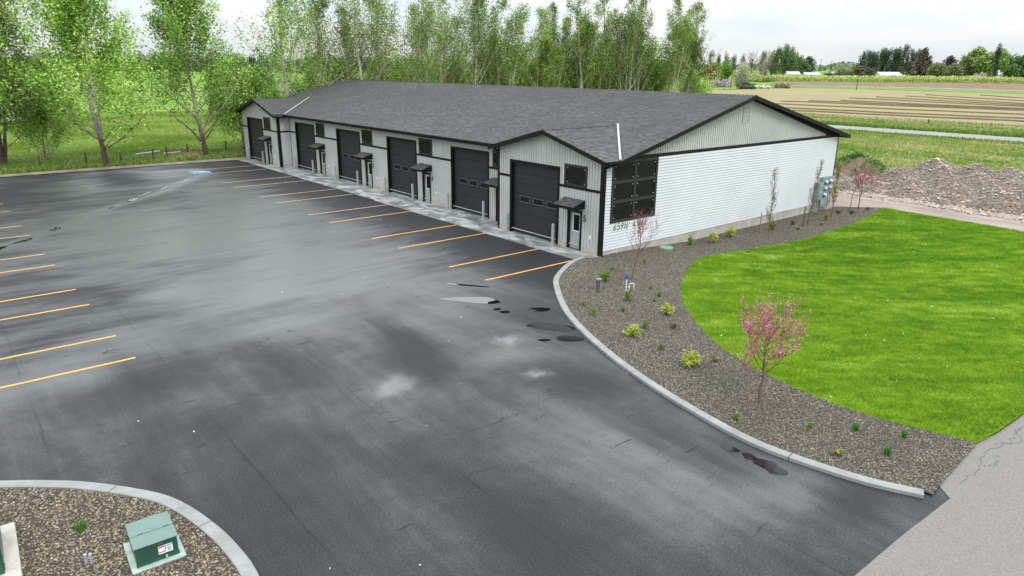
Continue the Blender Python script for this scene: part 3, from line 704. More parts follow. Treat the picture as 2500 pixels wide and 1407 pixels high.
def build_road():
    E = [(-140, -19.2), (-60, -19.2), (-30, -19.2), (-20, -19.18), (-13.2, -19.12), (-11.2, -19.18), (-9.1, -19.30), (-8.72, -18.92), (-7.4, -18.86), (-5.93, -18.78), (-4.8, -18.95), (-3.04, -19.05)]
    E += [(x, -19.05) for x in (-1, 1, 2, 3, 4, 5, 6, 7, 8, 16, 25, 60, 160)]
    vs = []; fs = []
    for x, y in E:
        for yy in (y, -20.5, -27, -70): vs.append((x, yy, gz(x, yy)+0.012))
    for i in range(len(E)-1):
        for k in range(3): a = 4*i+k; fs.append((a, a+1, a+5, a+4))
    tag(MB().add(vs, fs).build('old_road', MAT['old_road']), kind='structure')
build_road()

# edge cracks of the old road
def crack(pts, w=0.02):
    c = catmull([(x, y, 0) for x, y in pts], 8); mb = MB(); vs = []
    for i, p in enumerate(c):
        d = (c[min(i+1, len(c)-1)]-c[max(i-1, 0)]).normalized(); nrm = Vector((-d.y, d.x, 0))
        j = 0.10*mnoise.noise(Vector((i*0.9, p.x, 0))); hw = w*(0.5+random.random())
        q = p+nrm*j; z = gz(q.x, q.y)+0.017
        vs += [(q.x-nrm.x*hw, q.y-nrm.y*hw, z), (q.x+nrm.x*hw, q.y+nrm.y*hw, z)]
    mb.add(vs, [(2*i, 2*i+1, 2*i+3, 2*i+2) for i in range(len(c)-1)])
    o = mb.build('road_crack', MAT['pipe_grey']); tag(o, kind='structure')
crack([(-8.3, -19.2), (-7.2, -19.25), (-6.2, -19.1), (-5.2, -19.3), (-4.2, -19.25), (-3.2, -19.35), (-1.5, -19.3)], 0.012)
crack([(-5.6, -19.05), (-4.9, -19.5), (-4.3, -19.2), (-3.6, -19.55), (-3.0, -19.2)], 0.009)
crack([(-7.0, -19.3), (-6.6, -19.45), (-6.1, -19.3)], 0.009)

# ------------------------------------------------------------------ kerbs, beds, lawn
K_OUT = [(-0.90, 0.52), (-1.68, 0.30), (-2.66, -0.14), (-3.92, -0.93), (-4.8, -1.63), (-5.65, -2.62), (-6.84, -4.22), (-7.65, -5.54), (-8.36, -6.99), (-8.95, -8.42), (-9.47, -9.87), (-10.02, -11.89), (-10.42, -14.04), (-10.52, -15.28), (-10.40, -16.37), (-10.05, -17.82), (-9.55, -18.93)]
I_OUT = [(-36, 0.2), (-32, -1.6), (-28.5, -3.4), (-26.6, -4.5), (-25.39, -5.39), (-24.67, -5.94), (-23.96, -6.58), (-23.29, -7.37), (-22.66, -8.28), (-22.32, -9.18), (-22.08, -10.3), (-22.0, -11.02), (-21.97, -11.75), (-22.05, -12.6), (-22.3, -14.5), (-22.8, -16.5), (-23.4, -18.6)]
def kerb(pts, width, seg_len, side):
    c = catmull([(x, y, 0) for x, y in pts], 10)
    root = empty('kerb'); tag(root, kind='structure')
    inner = []
    for i, p in enumerate(c):
        d = (c[min(i+1, len(c)-1)]-c[max(i-1, 0)]).normalized()
        inner.append(p+Vector((-d.y, d.x, 0))*width*side)
    cum = [0]
    for a, b in zip(c[:-1], c[1:]): cum.append(cum[-1]+(b-a).length)
    nseg = max(1, round(cum[-1]/seg_len))
    def at(s, line):
        for i in range(len(cum)-1):
            if cum[i+1] >= s or i == len(cum)-2:
                t = (s-cum[i])/max(1e-9, cum[i+1]-cum[i]); return line[i].lerp(line[i+1], min(1, max(0, t)))
    for k in range(nseg):
        s0, s1 = cum[-1]*k/nseg+0.012, cum[-1]*(k+1)/nseg-0.012
        m = 10; prof = []
        for i in range(m+1):
            s = s0+(s1-s0)*i/m; o_, n_ = at(s, c), at(s, inner)
            h = 0.10+random.uniform(-.001, .001)
            o2 = o_.lerp(n_, 0.10); n2 = o_.lerp(n_, 0.94)
            prof.append([(o_.x, o_.y, -0.05), (o_.x, o_.y, h-0.015), (o2.x, o2.y, h), (n2.x, n2.y, h), (n_.x, n_.y, h-0.012), (n_.x, n_.y, -0.05)])
        vs = [q for pr in prof for q in pr]; fs = [(6*i+j, 6*i+j+1, 6*i+j+7, 6*i+j+6) for i in range(m) for j in range(5)]
        fs += [tuple(range(6)), tuple(range(6*m, 6*m+6))[::-1]]
        MB().add(vs, fs).build('kerb_segment', MAT['kerb'], root)
    return [(p.x, p.y) for p in inner]
K_IN = kerb(K_OUT, 0.25, 2.9, 1)
I_IN = kerb(I_OUT, 0.28, 3.1, -1)

LAWN_E = [(26.87, -2.36), (23.32, -3.11), (18.78, -3.66), (14.68, -3.9), (11.2, -3.76), (8.44, -3.26), (5.87, -2.95), (3.89, -3.18), (1.87, -4.05), (-0.05, -5.09), (-1.33, -6.01), (-2.88, -7.34), (-4.36, -9.1), (-5.39, -10.59), (-6.01, -11.91), (-6.32, -13.01), (-6.55, -14.0), (-6.68, -15.38), (-6.62, -16.24), (-6.48, -17.03), (-6.16, -18.08), (-5.97, -18.80)]
LAWN_EDGE = [(p.x, p.y) for p in catmull([(x, y, 0) for x, y in LAWN_E], 5)]
BED = K_IN + [(-9.3, -19.0), (-8.7, -18.95), (-5.97, -18.82)] + LAWN_EDGE[::-1] + [(24.4, 0.0), (22.9, -0.15), (22.9, 0.10), (-0.05, 0.10), (-0.05, -0.02), (-0.55, 0.02)]
LAWN = LAWN_EDGE + [(-4.8, -18.95), (-3.04, -19.05), (25.0, -19.05), (25.54, -11.3), (26.05, -9.52), (26.18, -6.96), (26.46, -4.09)]
ISL = I_IN + [(-30, -18.6), (-44, -16), (-44, 2)]
XC = [('x', v) for v in (1, 2, 3, 4, 5, 6, 7, 8)]
sheet('gravel_bed', BED, MAT['bed_soil'], 0.045, XC)
sheet('gravel_bed', ISL, MAT['bed_soil'], 0.045)
sheet('lawn', LAWN, MAT['lawn_soil'], 0.055, XC)

def stones(poly, density, mat, dz, size, seed, clip=None):
    """loose gravel: stones scattered over the bed"""
    o = sheet('gravel', poly if clip is None else clip, mat, dz, XC, kind=None)
    o['kind'] = 'stuff'
    ng = bpy.data.node_groups.new('gravel_scatter', 'GeometryNodeTree')
    ng.interface.new_socket('Geometry', in_out='INPUT', socket_type='NodeSocketGeometry')
    ng.interface.new_socket('Geometry', in_out='OUTPUT', socket_type='NodeSocketGeometry')
    N = ng.nodes.new; L = ng.links.new
    gi, go = N('NodeGroupInput'), N('NodeGroupOutput')
    dp = N('GeometryNodeDistributePointsOnFaces'); dp.inputs['Density'].default_value = density; dp.inputs['Seed'].default_value = seed
    ico = N('GeometryNodeMeshIcoSphere'); ico.inputs['Radius'].default_value = 1.0; ico.inputs['Subdivisions'].default_value = 1
    smn = N('GeometryNodeSetMaterial'); smn.inputs['Material'].default_value = mat
    ip = N('GeometryNodeInstanceOnPoints')
    rv = N('FunctionNodeRandomValue'); rv.data_type = 'FLOAT_VECTOR'
    rv.inputs[0].default_value = (size*0.55, size*0.45, size*0.30); rv.inputs[1].default_value = (size*1.5, size*1.15, size*0.85)
    rr = N('FunctionNodeRandomValue'); rr.data_type = 'FLOAT_VECTOR'
    rr.inputs[0].default_value = (-0.6, -0.6, 0); rr.inputs[1].default_value = (0.6, 0.6, 6.28); rr.inputs['Seed'].default_value = 5
    L(gi.outputs[0], dp.inputs['Mesh']); L(ico.outputs['Mesh'], smn.inputs['Geometry']); L(dp.outputs['Points'], ip.inputs['Points'])
    L(smn.outputs[0], ip.inputs['Instance']); L(rv.outputs[0], ip.inputs['Scale']); L(rr.outputs[0], ip.inputs['Rotation'])
    L(ip.outputs[0], go.inputs[0])
    md = o.modifiers.new('gravel_scatter', 'NODES'); md.node_group = ng
    return o
stones(BED, 720, MAT['bed_stone'], 0.052, 0.0245, 3)
stones(ISL, 680, MAT['bed_stone_tan'], 0.052, 0.027, 8, clip=I_IN[12:]+[(-27.0, -18.6), (-36.0, -14.0), (-36.0, -4.0)])

def build_grass():
    R = np.random.default_rng(5)
    n = 620000
    x = R.uniform(-7, 27, n); y = R.uniform(-19.1, -2.2, n)
    d = np.hypot(x+25.3, y+23.3)
    keep = (R.random(n) < np.clip((34/d)**1.3, 0.3, 1.0)) & in_poly(x, y, LAWN)
    # right of the picture's field of view nothing is seen
    fx = (x+25.3)*math.cos(_y)-(y+23.3)*math.sin(_y); fz = (x+25.3)*math.sin(_y)+(y+23.3)*math.cos(_y)
    keep &= fx < fz*0.80+1.5
    x, y, d = x[keep], y[keep], d[keep]; n = len(x)
    x = x+R.normal(0, 0.045, n); y = y+R.normal(0, 0.045, n)
    h = R.uniform(0.03, 0.07, n)*np.clip(d/30, 1, 1.6); w = h*0.22
    ang = R.uniform(0, 2*PI, n); lean = R.uniform(0.3, 1.3, n)*h; la = R.normal(0.4, 1.3, n)
    z = ground_z(x, y)+0.055
    co = np.empty((n, 3, 3))
    co[:, 0] = np.stack([x+np.cos(ang)*w, y+np.sin(ang)*w, z], 1)
    co[:, 1] = np.stack([x-np.cos(ang)*w, y-np.sin(ang)*w, z], 1)
    co[:, 2] = np.stack([x+np.cos(la)*lean, y+np.sin(la)*lean, z+h], 1)
    # turf rolls laid side by side: each strip its own green; mowing and worn spots
    c, s = math.cos(math.radians(36)), math.sin(math.radians(36))
    u, v = x*c-y*s, x*s+y*c
    def vn(sx, sy, sc, o):
        return np.array([mnoise.noise(Vector((i, j, o))) for i, j in zip(u*sx*sc*1.5, v*sy*sc*1.5)])
    strip = np.sin(np.floor(v/0.62)*12.9898)*43758.5; strip = strip-np.floor(strip)
    roll = np.sin((np.floor(u/2.1+strip*3)+np.floor(v/0.62)*7.1)*78.233)*43758.5; roll = roll-np.floor(roll)
    t = 0.36+0.08*(strip-0.5)+0.36*vn(0.30, 1.5, 0.30, 1.7)+0.40*vn(1.0, 2.6, 0.55, 9.1)+0.26*vn(2.4, 3.4, 0.9, 4.4)+R.normal(0, 0.17, n)
    edge = np.abs(v/0.62-np.round(v/0.62)) < 0.05
    t = np.where(edge, t-0.06, t)
    for px, py, r in ((1.9, -5.6, 0.55), (2.8, -5.9, 0.5), (0.2, -7.6, 0.35), (4.8, -6.6, 0.4), (7.6, -4.9, 0.45), (10.5, -6.0, 0.5), (16.5, -5.2, 0.6), (12.0, -8.5, 0.5), (18.5, -7.5, 0.6), (-5.9, -12.0, 0.35), (-3.5, -9.4, 0.3), (-1.0, -8.2, 0.25), (14.0, -5.0, 0.5)):
        t += 0.55*np.exp(-(((x-px)/r)**2+((y-py)/(r*0.7))**2))*R.random(n)
    o = link_mesh('grass', np_mesh('grass', co.reshape(-1, 3), 3, {'rnd': np.clip(t, 0, 1)}), MAT['lawn_blade']); o['kind'] = 'stuff'
    # blossom petals fallen on the lawn and bed
    m = 260
    px = R.uniform(-7, 22, m); py = R.uniform(-18, -3, m); k = in_poly(px, py, LAWN) & (R.random(m) < 0.8)
    px, py = px[k], py[k]; s_ = R.uniform(0.02, 0.055, len(px))
    cz = ground_z(px, py)+0.12
    o = link_mesh('petals', leaf_mesh('petals', np.stack([px, py, cz], 1), 0.055, R), MAT['petal']); o['kind'] = 'stuff'
    m = 60
    px = R.uniform(-23, -4, m); py = R.uniform(-17, 20, m)
    o = link_mesh('petals', leaf_mesh('petals', np.stack([px, py, np.full(m, 0.02)], 1), 0.045, R), MAT['petal']); o['kind'] = 'stuff'
build_grass()

# concrete walk along the building, in slabs
def build_walk():
    root = empty('pavement'); tag(root, kind='structure')
    ys = [0.56]+[3.2+2.93*k for k in range(16)]
    ys = [y for y in ys if y < 48.6]+[49.0]
    for y0, y1 in zip(ys[:-1], ys[1:]):
        MB().box(-1.42 if y0 < 20 else -1.30, 0.0, y0+0.008, y1-0.008, -0.05, 0.035).build('slab', MAT['walk'], root)
    MB().prism([(-1.42, 0.55, -0.05), (-0.95, 0.30, -0.05), (-0.62, -0.08, -0.05), (0.0, -0.12, -0.05), (0.0, 0.55, -0.05)], (0, 0, 0.085)).build('slab', MAT['walk'], root)
    ys = [8.31]+[8.31+2.93*k for k in range(1, 11)]+[40.96]
    for y0, y1 in zip(ys[:-1], ys[1:]):
        MB().box(0.006, 1.36, y0+0.008, y1-0.008, -0.05, 0.035).build('slab', MAT['walk'], root)
build_walk()
# ================================================================== BUILDING
S = 1.13                       # the middle of the front wall stands back this far
WX, LY = 23.43, 50.22          # depth and length
YR, ZR, XE, ZE = 11.85, 7.70, 0.60, 4.80     # ridge x (apex), height; eave of the long roof
SL = (ZR-ZE)/(YR-XE)
BUMPS = [(4.15, 0.0, 8.31), (45.59, 40.96, LY)]     # ridge y, from, to
BZ, BE = 6.03, 4.82
BSL = (BZ-BE)/4.60
UNITS = [(3.16, 0.0, '5'), (10.65, S, ''), (18.95, S, '4'), (27.22, S, '3'), (35.55, S, '2'), (44.65, 0.0, '1')]
GW, GH = 4.10, 4.21
BLD = empty('storage_building', (0, 0, 0), 0, 'long grey garage building with six black overhead doors and dark shingle roof', 'building')

def zmain(x): return ZE+(x-XE)*SL
def zbump(y, c): return BZ-abs(y-c)*BSL

def openings(X, y0, y1):
    r = []
    for yr, x, _ in UNITS:
        if abs(x-X) < 1e-6 and y0-0.2 <= yr-0.3 and yr <= y1:
            r.append((yr, yr+GW, -1, GH)); r.append((yr-1.73, yr-0.67, -1, 2.13)); r.append((yr-2.0, yr-0.34, 3.28, 4.43))
    return r

def intervals(lo, hi, blocks):
    out = [(lo, hi)]
    for a, b in blocks:
        nx = []
        for p, q in out:
            if b <= p or a >= q: nx.append((p, q)); continue
            if a > p: nx.append((p, a))
            if b < q: nx.append((b, q))
        out = nx
    return [(p, q) for p, q in out if q-p > 0.02]

def boards(y0, y1, z0, ztop, X, ops, pitch=0.2, parent=None, single=True):
    """vertical siding boards on a wall that faces -x; each board is a piece"""
    n = int(round((y1-y0)/pitch)); st = (y1-y0)/n; joined = MB()
    for i in range(n):
        a, b = y0+i*st+0.012, y0+(i+1)*st-0.012
        cuts = sorted({a, b} | {min(b, max(a, e)) for o in ops for e in o[:2]})
        mb = MB()
        for p, q in zip(cuts[:-1], cuts[1:]):
            if q-p < 0.01: continue
            m = (p+q)/2; blk = [(o[2], o[3]) for o in ops if o[0] < m < o[1]]
            for lo, hi in intervals(z0, 99, blk):
                zp, zq = (ztop(p), ztop(q)) if hi > 90 else (hi, hi)
                if min(zp, zq) <= lo: continue
                e = 0.006
                mb.hexa([(X+.022, p, lo), (X, p+e, lo), (X, q-e, lo), (X+.022, q, lo)], [(X+.022, p, zp), (X, p+e, zp), (X, q-e, zq), (X+.022, q, zq)])
        if not mb.v: continue
        if single: _emit(mb, 'siding_board', MAT['grey_siding'], parent)
        else: joined.add(mb.v, mb.f)
    if not single and joined.v:
        o = joined.build('siding_boards', MAT['grey_siding'], parent); o['kind'] = 'stuff'

def _emit(mb, name, mat, parent):
    # one object per separate length of board
    nb = len(mb.v)//8; i = 0
    while i < nb:
        m = MB(); m.add(mb.v[8*i:8*i+8], [tuple(k-8*i for k in f) for f in mb.f[6*i:6*i+6]]); j = i+1
        while j < nb and name == 'siding_board' and abs(mb.v[8*j][1]-mb.v[8*(j-1)+3][1]) < .001 and mb.v[8*j][0] == mb.v[8*i][0] and min(mb.v[8*j+4][2], mb.v[8*j-4][2]) > max(mb.v[8*j][2], mb.v[8*j-8][2]):
            m.add(mb.v[8*j:8*j+8], [tuple(k-8*j for k in f) for f in mb.f[6*j:6*j+6]]); j += 1
        m.build(name, mat, parent); i = j

def build_shell():
    # solid core behind the siding
    core = MB()
    core.box(S+.26, WX-.02, 0.05, LY-.05, 0.0, 4.78)
    core.prism([(S+.26, 0.05, 4.78), (WX-.02, 0.05, 4.78), (YR, 0.05, 7.48)], (0, LY-0.10, 0))
    for c, a, b in BUMPS:
        core.box(0.26, S+.30, a+.05, b-.05, 0.0, 4.70)
        core.prism([(0.26, a+.05, 4.70), (0.26, b-.05, 4.70), (0.26, c, 5.83)], (5.0, 0, 0))
    core.build('wall_core', MAT['siding_gap'], BLD)
    # furring right behind the boards, open at doors and windows
    back = MB()
    for X, a, b in ((0.0, 0.0, 8.31), (S, 8.31, 40.96), (0.0, 40.96, LY)):
        ops = openings(X, a, b)
        ed = sorted({a+.02, b-.02} | {e for o in ops for e in o[:2]})
        for p, q in zip(ed[:-1], ed[1:]):
            if q-p < .01: continue
            m = (p+q)/2
            for lo, hi in intervals(0.0, 4.68, [(o[2], o[3]) for o in ops if o[0] < m < o[1]]): back.box(X+.023, X+.05, p, q, lo, hi)
    for c, a, b in BUMPS:
        back.prism([(.023, a+.05, 4.68), (.023, b-.05, 4.68), (.023, c, 5.80)], (.03, 0, 0))
    back.build('wall_backing', MAT['siding_gap'], BLD)

    front = []
    w5 = MB().box(0.021, 0.05, 0.26, 8.2, 0.26, 0.30).build('front_wall', MAT['grey_siding'], BLD)
    boards(0.24, 8.26, 0.28, lambda y: zbump(y, 4.15)-.16, 0.0, openings(0, 0, 8.31), parent=w5)
    wm = MB().box(S+.021, S+.05, 8.33, 40.94, 0.26, 0.30).build('front_wall', MAT['grey_siding'], BLD)
    boards(8.33, 17.1, 0.28, lambda y: 4.74, S, openings(S, 8.31, 40.96), parent=wm)
    boards(17.1, 40.9, 0.28, lambda y: 4.74, S, openings(S, 8.31, 40.96), parent=wm, single=False)
    w1 = MB().box(0.021, 0.05, 41.2, 50.1, 0.26, 0.30).build('front_wall', MAT['grey_siding'], BLD)
    boards(41.18, 50.16, 0.28, lambda y: zbump(y, 45.59)-.16, 0.0, openings(0, 40.96, LY), parent=w1, single=False)
    # return wall of the far bay, facing the camera
    rt = MB()
    for i in range(6):
        a = 0.20+i*0.153; rt.box(a+.005, a+.148, 40.935, 40.957, 0.28, 4.72)
    rt.box(0.2, S, 40.958, 41.0, 0.0, 4.72)
    rt.build('return_wall', MAT['grey_siding'], BLD)
    MB().box(0.2, S, 8.30, 8.335, 0.28, 4.72).build('return_wall', MAT['grey_siding'], BLD)

    # foundation
    fd = MB()
    for X, a, b in ((0.0, 0.0, 8.31), (S, 8.31, 40.93), (0.0, 40.96, LY)):
        for lo, hi in intervals(a+.01, b-.01, [(o[0]+.10, o[1]-.10) for o in openings(X, a, b) if o[2] < 0]):
            fd.box(X-.012, X+.2, lo, hi, -0.1, 0.275)
    fd.box(0.0, S, 40.925, 41.1, -0.1, 0.275)
    fd.box(-.008, WX, -.005, 0.2, -0.8, 0.29)
    fd.box(WX-.2, WX-.005, 0.2, LY, -0.8, 0.29)
    fd.build('foundation', MAT['foundation'], BLD)

    # end wall: white lapped planks below, grey boards in the gable
    ew = MB().box(0.02, WX-.01, 0.030, 0.05, 0.29, 4.78).build('end_wall', MAT['white_siding'], BLD)
    n = 30; z0, z1 = 0.29, 4.765; st = (z1-z0)/n
    for i in range(n):
        a, b = z0+i*st, z0+(i+1)*st
        mb = MB()
        for p, q in intervals(0.10, WX-.10, [(0.50, 4.0)] if b > 1.70 else []):
            mb.hexa([(p, -.032, a), (q, -.032, a), (q, .030, a), (p, .030, a)], [(p, -.008, b-.017), (q, -.008, b-.017), (q, .030, b-.017), (p, .030, b-.017)])
        _emit(mb, 'siding_plank', MAT['white_siding'], ew)
    gb = MB().box(0.9, WX-.2, 0.022, 0.05, 4.93, 4.97).build('gable_wall', MAT['siding_gap'], BLD)
    gb.data.clear_geometry()
    bm = bmesh.new()
    pts = [(1.0, 0.024, 4.90), (WX-.1, 0.024, 4.90), (YR, 0.024, 7.50)]
    bm.faces.new([bm.verts.new(p) for p in pts]); bm.to_mesh(gb.data); bm.free()
    n = 116; x0, x1 = 0.62, WX-.08; st = (x1-x0)/n
    ztop = lambda x: (zmain(x) if x < YR else ZR-(x-YR)*SL)-.17
    for i in range(n):
        p, q = x0+i*st+.018, x0+(i+1)*st-.018
        zp, zq = ztop(p), ztop(q)
        if min(zp, zq) < 4.98: continue
        if p > 11.30 and q < 12.25: lo = [(4.93, 6.16), (7.10, None)]
        else: lo = [(4.93, None)]
        mb = MB()
        for a, b in lo:
            bp, bq = (zp, zq) if b is None else (b, b)
            if min(bp, bq) <= a: continue
            mb.hexa([(p+.006, 0.0, a), (q-.006, 0.0, a), (q, .024, a), (p, .024, a)], [(p+.006, 0.0, bp), (q-.006, 0.0, bq), (q, .024, bq), (p, .024, bp)])
        _emit(mb, 'siding_board', MAT['grey_siding'], gb)
    MB().box(0.62, WX+.01, -.035, 0.012, 4.765, 4.93).build('band_trim', MAT['black_trim'], BLD)
    # louvred vent under the peak
    v = MB(); v.box(11.42, 11.48, -.025, .02, 6.16, 7.12).box(12.10, 12.16, -.025, .02, 6.16, 7.12).box(11.48, 12.10, -.025, .02, 6.16, 6.22).box(11.48, 12.10, -.025, .02, 7.06, 7.12)
    vent = v.build('gable_vent', MAT['bollard'], BLD)
    for i in range(11):
        z = 6.23+i*0.075
        MB().hexa([(11.48, -.022, z), (12.10, -.022, z), (12.10, -.010, z), (11.48, -.010, z)], [(11.48, .010, z+.06), (12.10, .010, z+.06), (12.10, .02, z+.06), (11.48, .02, z+.06)]).build('vent_slat', MAT['bollard'], vent)
    # corner and band trim on the front
    t = MB()
    t.box(-.03, .022, -.03, .24, 0.02, 4.70).box(-.02, .10, -.032, .012, 0.02, 4.70)
    t.box(-.028, .022, 8.20, 8.34, 0.02, 4.72).box(-.02, .10, 8.322, 8.345, 0.1, 4.72)
    t.box(-.03, .022, 40.93, 41.18, 0.02, 4.72).box(-.02, .20, 40.925, 40.956, 0.02, 4.72)
    t.box(-.03, .022, 50.12, 50.25, 0.02, 4.72)
    t.box(WX-.10, WX+.02, -.03, .05, 0.1, 4.76)
    t.build('corner_trim', MAT['black_trim'], BLD)
    for X, a, b in ((0.0, 0.24, 8.20), (S, 8.34, 40.95), (0.0, 41.18, 50.12)):
        for lo, hi in intervals(a, b, [(yr-.02, yr+GW+.02) for yr, x, _ in UNITS if x == X]):
            MB().box(X-.022, X+.022, lo, hi, 3.20, 3.335).build('band_trim', MAT['black_trim'], BLD)
    MB().box(.2, S-.03, 40.91, 40.934, 3.20, 3.335).build('band_trim', MAT['black_trim'], BLD)
build_shell()

def build_doors():
    for yr, X, num in UNITS:
        y1 = yr+GW
        fr = MB()
        tw = .15
        fr.box(X-.03, X+.23, yr, yr+tw, 0.02, GH).box(X-.03, X+.23, y1-tw, y1, 0.02, GH).box(X-.028, X+.23, yr+tw, y1-tw, GH-tw, GH)
        g = fr.build('garage_door', MAT['black_trim'], BLD)
        n = 7; z0, z1 = 0.035, GH-tw; st = (z1-z0)/n; a, b = yr+tw, y1-tw; xd = X+.17
        MB().box(xd+.05, xd+.07, a, b, z0, z1).build('door_backing', MAT['black_trim'], g)
        for i in range(n):
            lo, hi = z0+i*st+.006, z0+(i+1)*st-.006
            sec = MB()
            if i != 3: sec.box(xd, xd+.05, a+.004, b-.004, lo, hi)
            else:
                wz0, wz1 = lo+.10, hi-.12; ww = .86; gaps = [a+.14, a+.14+1.13, a+.14+2.26]
                sec.box(xd, xd+.05, a+.004, b-.004, lo, wz0); sec.box(xd, xd+.05, a+.004, b-.004, wz1, hi)
                e = [a+.004]+[v for gp in gaps for v in (gp, gp+ww)]+[b-.004]
                for k in range(0, len(e), 2): sec.box(xd, xd+.05, e[k], e[k+1], wz0, wz1)
                for gp in gaps:
                    MB().box(xd+.028, xd+.04, gp+.02, gp+ww-.02, wz0+.02, wz1-.02).build('door_window', MAT['glass'], g)
                    f = .035
                    m = MB(); m.box(xd-.012, xd+.02, gp-.01, gp+ww+.01, wz0-.01, wz0+f).box(xd-.012, xd+.02, gp-.01, gp+ww+.01, wz1-f, wz1+.01)
                    m.box(xd-.012, xd+.02, gp-.01, gp+f, wz0+f, wz1-f).box(xd-.012, xd+.02, gp+ww-f, gp+ww+.01, wz0+f, wz1-f)
                    m.build('window_frame', MAT['pipe_grey'], g)
            sec.build('door_section', MAT['garage'], g)
        MB().box(X+.0, X+.24, yr+tw, y1-tw, -.02, .034).build('door_sill', MAT['walk'], g)
        # person door
        p0, p1, h = yr-1.73, yr-.67, 2.13
        d = MB(); w = .12
        d.box(X-.03, X+.23, p0, p0+w, .02, h).box(X-.03, X+.23, p1-w, p1, .02, h).box(X-.028, X+.23, p0+w, p1-w, h-w, h)
        pd = d.build('entry_door', MAT['black_trim'], BLD)
        dx = X+.10; q0, q1 = p0+w, p1-w
        lf = MB(); ly0, ly1, lz0, lz1 = q0+.14, q1-.24, 1.02, 1.86
        lf.box(dx, dx+.045, q0, ly0, .05, h-w).box(dx, dx+.045, ly1, q1, .05, h-w).box(dx, dx+.045, ly0, ly1, .05, lz0).box(dx, dx+.045, ly0, ly1, lz1, h-w)
        for u0, u1 in ((q0+.10, (q0+q1)/2-.04), ((q0+q1)/2+.04, q1-.10)): lf.box(dx-.010, dx, u0, u1, .22, .80)
        lf.build('door_leaf', MAT['door_grey'], pd)
        MB().box(dx+.02, dx+.03, ly0, ly1, lz0, lz1).build('pane', MAT['glass'], pd)
        m = MB(); f = .05
        m.box(dx-.012, dx+.01, ly0-f, ly1+f, lz0-f, lz0).box(dx-.012, dx+.01, ly0-f, ly1+f, lz1, lz1+f).box(dx-.012, dx+.01, ly0-f, ly0, lz0, lz1).box(dx-.012, dx+.01, ly1, ly1+f, lz0, lz1)
        m.build('pane_frame', MAT['white_paint'], pd)
        MB().tube([(dx, q0+.07, 0.98), (dx-.05, q0+.07, 0.98), (dx-.06, q0+.17, 0.98)], .014, 6).build('handle', MAT['bolt'], pd)
        # high window: black panel held by four bolts
        a, b, z0, z1 = yr-2.0, yr-.34, 3.335, 4.43
        f = .12; wf = MB()
        wf.box(X-.03, X+.10, a, a+f, z0, z1).box(X-.03, X+.10, b-f, b, z0, z1).box(X-.028, X+.10, a+f, b-f, z1-f, z1).box(X-.028, X+.10, a+f, b-f, z0, z0+.10)
        wn_ = wf.build('window', MAT['frame_dark'], BLD)
        MB().box(X+.02, X+.04, a+f, b-f, z0+.10, z1-f).build('pane', MAT['dark_panel'], wn_)
        for yy in (a+f+.08, b-f-.08):
            for zz in (z0+.18, z1-f-.08): MB().tube([(X+.025, yy, zz), (X-.005, yy, zz)], .028, 8).build('bolt', MAT['bolt'], wn_)
        # awning with its own little shingled roof
        a, b = yr-1.90, yr-.46; zt_, zb, pr = 2.70, 2.42, .82
        aw = MB().hexa([(X-pr, a, zb-.14), (X+.0, a, zb-.14), (X+.0, b, zb-.14), (X-pr, b, zb-.14)], [(X-pr, a, zb), (X+.0, a, zt_-.02), (X+.0, b, zt_-.02), (X-pr, b, zb)]).build('awning', MAT['black_trim'], BLD)
        rows = 5; near = num in ('5',) or yr == 10.65; rs = random.Random(int(yr*10)); joined = MB(); jr = []
        for r in range(rows):
            t0, t1 = r/rows, (r+1)/rows+.05; cols = 6; off = (r % 2)*.5
            for c in range(-1, cols+1):
                y0, y1_ = a+(c+off)/cols*(b-a)+.006, a+(c+1+off)/cols*(b-a)-.006
                y0, y1_ = max(a-.02, y0), min(b+.02, y1_)
                if y1_-y0 < .05: continue
                P = lambda t, dz: (X-pr-.03+min(t, 1)*(pr+.02), zb+min(t, 1)*(zt_-zb)+dz)
                (xa, za), (xb, zb2) = P(t0, .028), P(t1, .012)
                m = MB().hexa([(xa, y0, za-.02), (xb, y0, zb2-.02), (xb, y1_, zb2-.02), (xa, y1_, za-.02)], [(xa, y0, za), (xb, y0, zb2), (xb, y1_, zb2), (xa, y1_, za)])
                rv = rs.random()
                if near:
                    o = m.build('shingle', MAT['shingle'], aw); at = o.data.attributes.new('rnd', 'FLOAT', 'FACE'); at.data.foreach_set('value', [rv*.7]*6)
                else: joined.add(m.v, m.f); jr += [rv*.7]*6
        if not near:
            o = joined.build('shingles', MAT['shingle'], aw); o['kind'] = 'stuff'
            at = o.data.attributes.new('rnd', 'FLOAT', 'FACE'); at.data.foreach_set('value', jr)
        MB().box(X-.02, X-.001, yr-2.42, yr-2.30, .78, .97).build('outlet_cover', MAT['white_paint'], BLD)
build_doors()

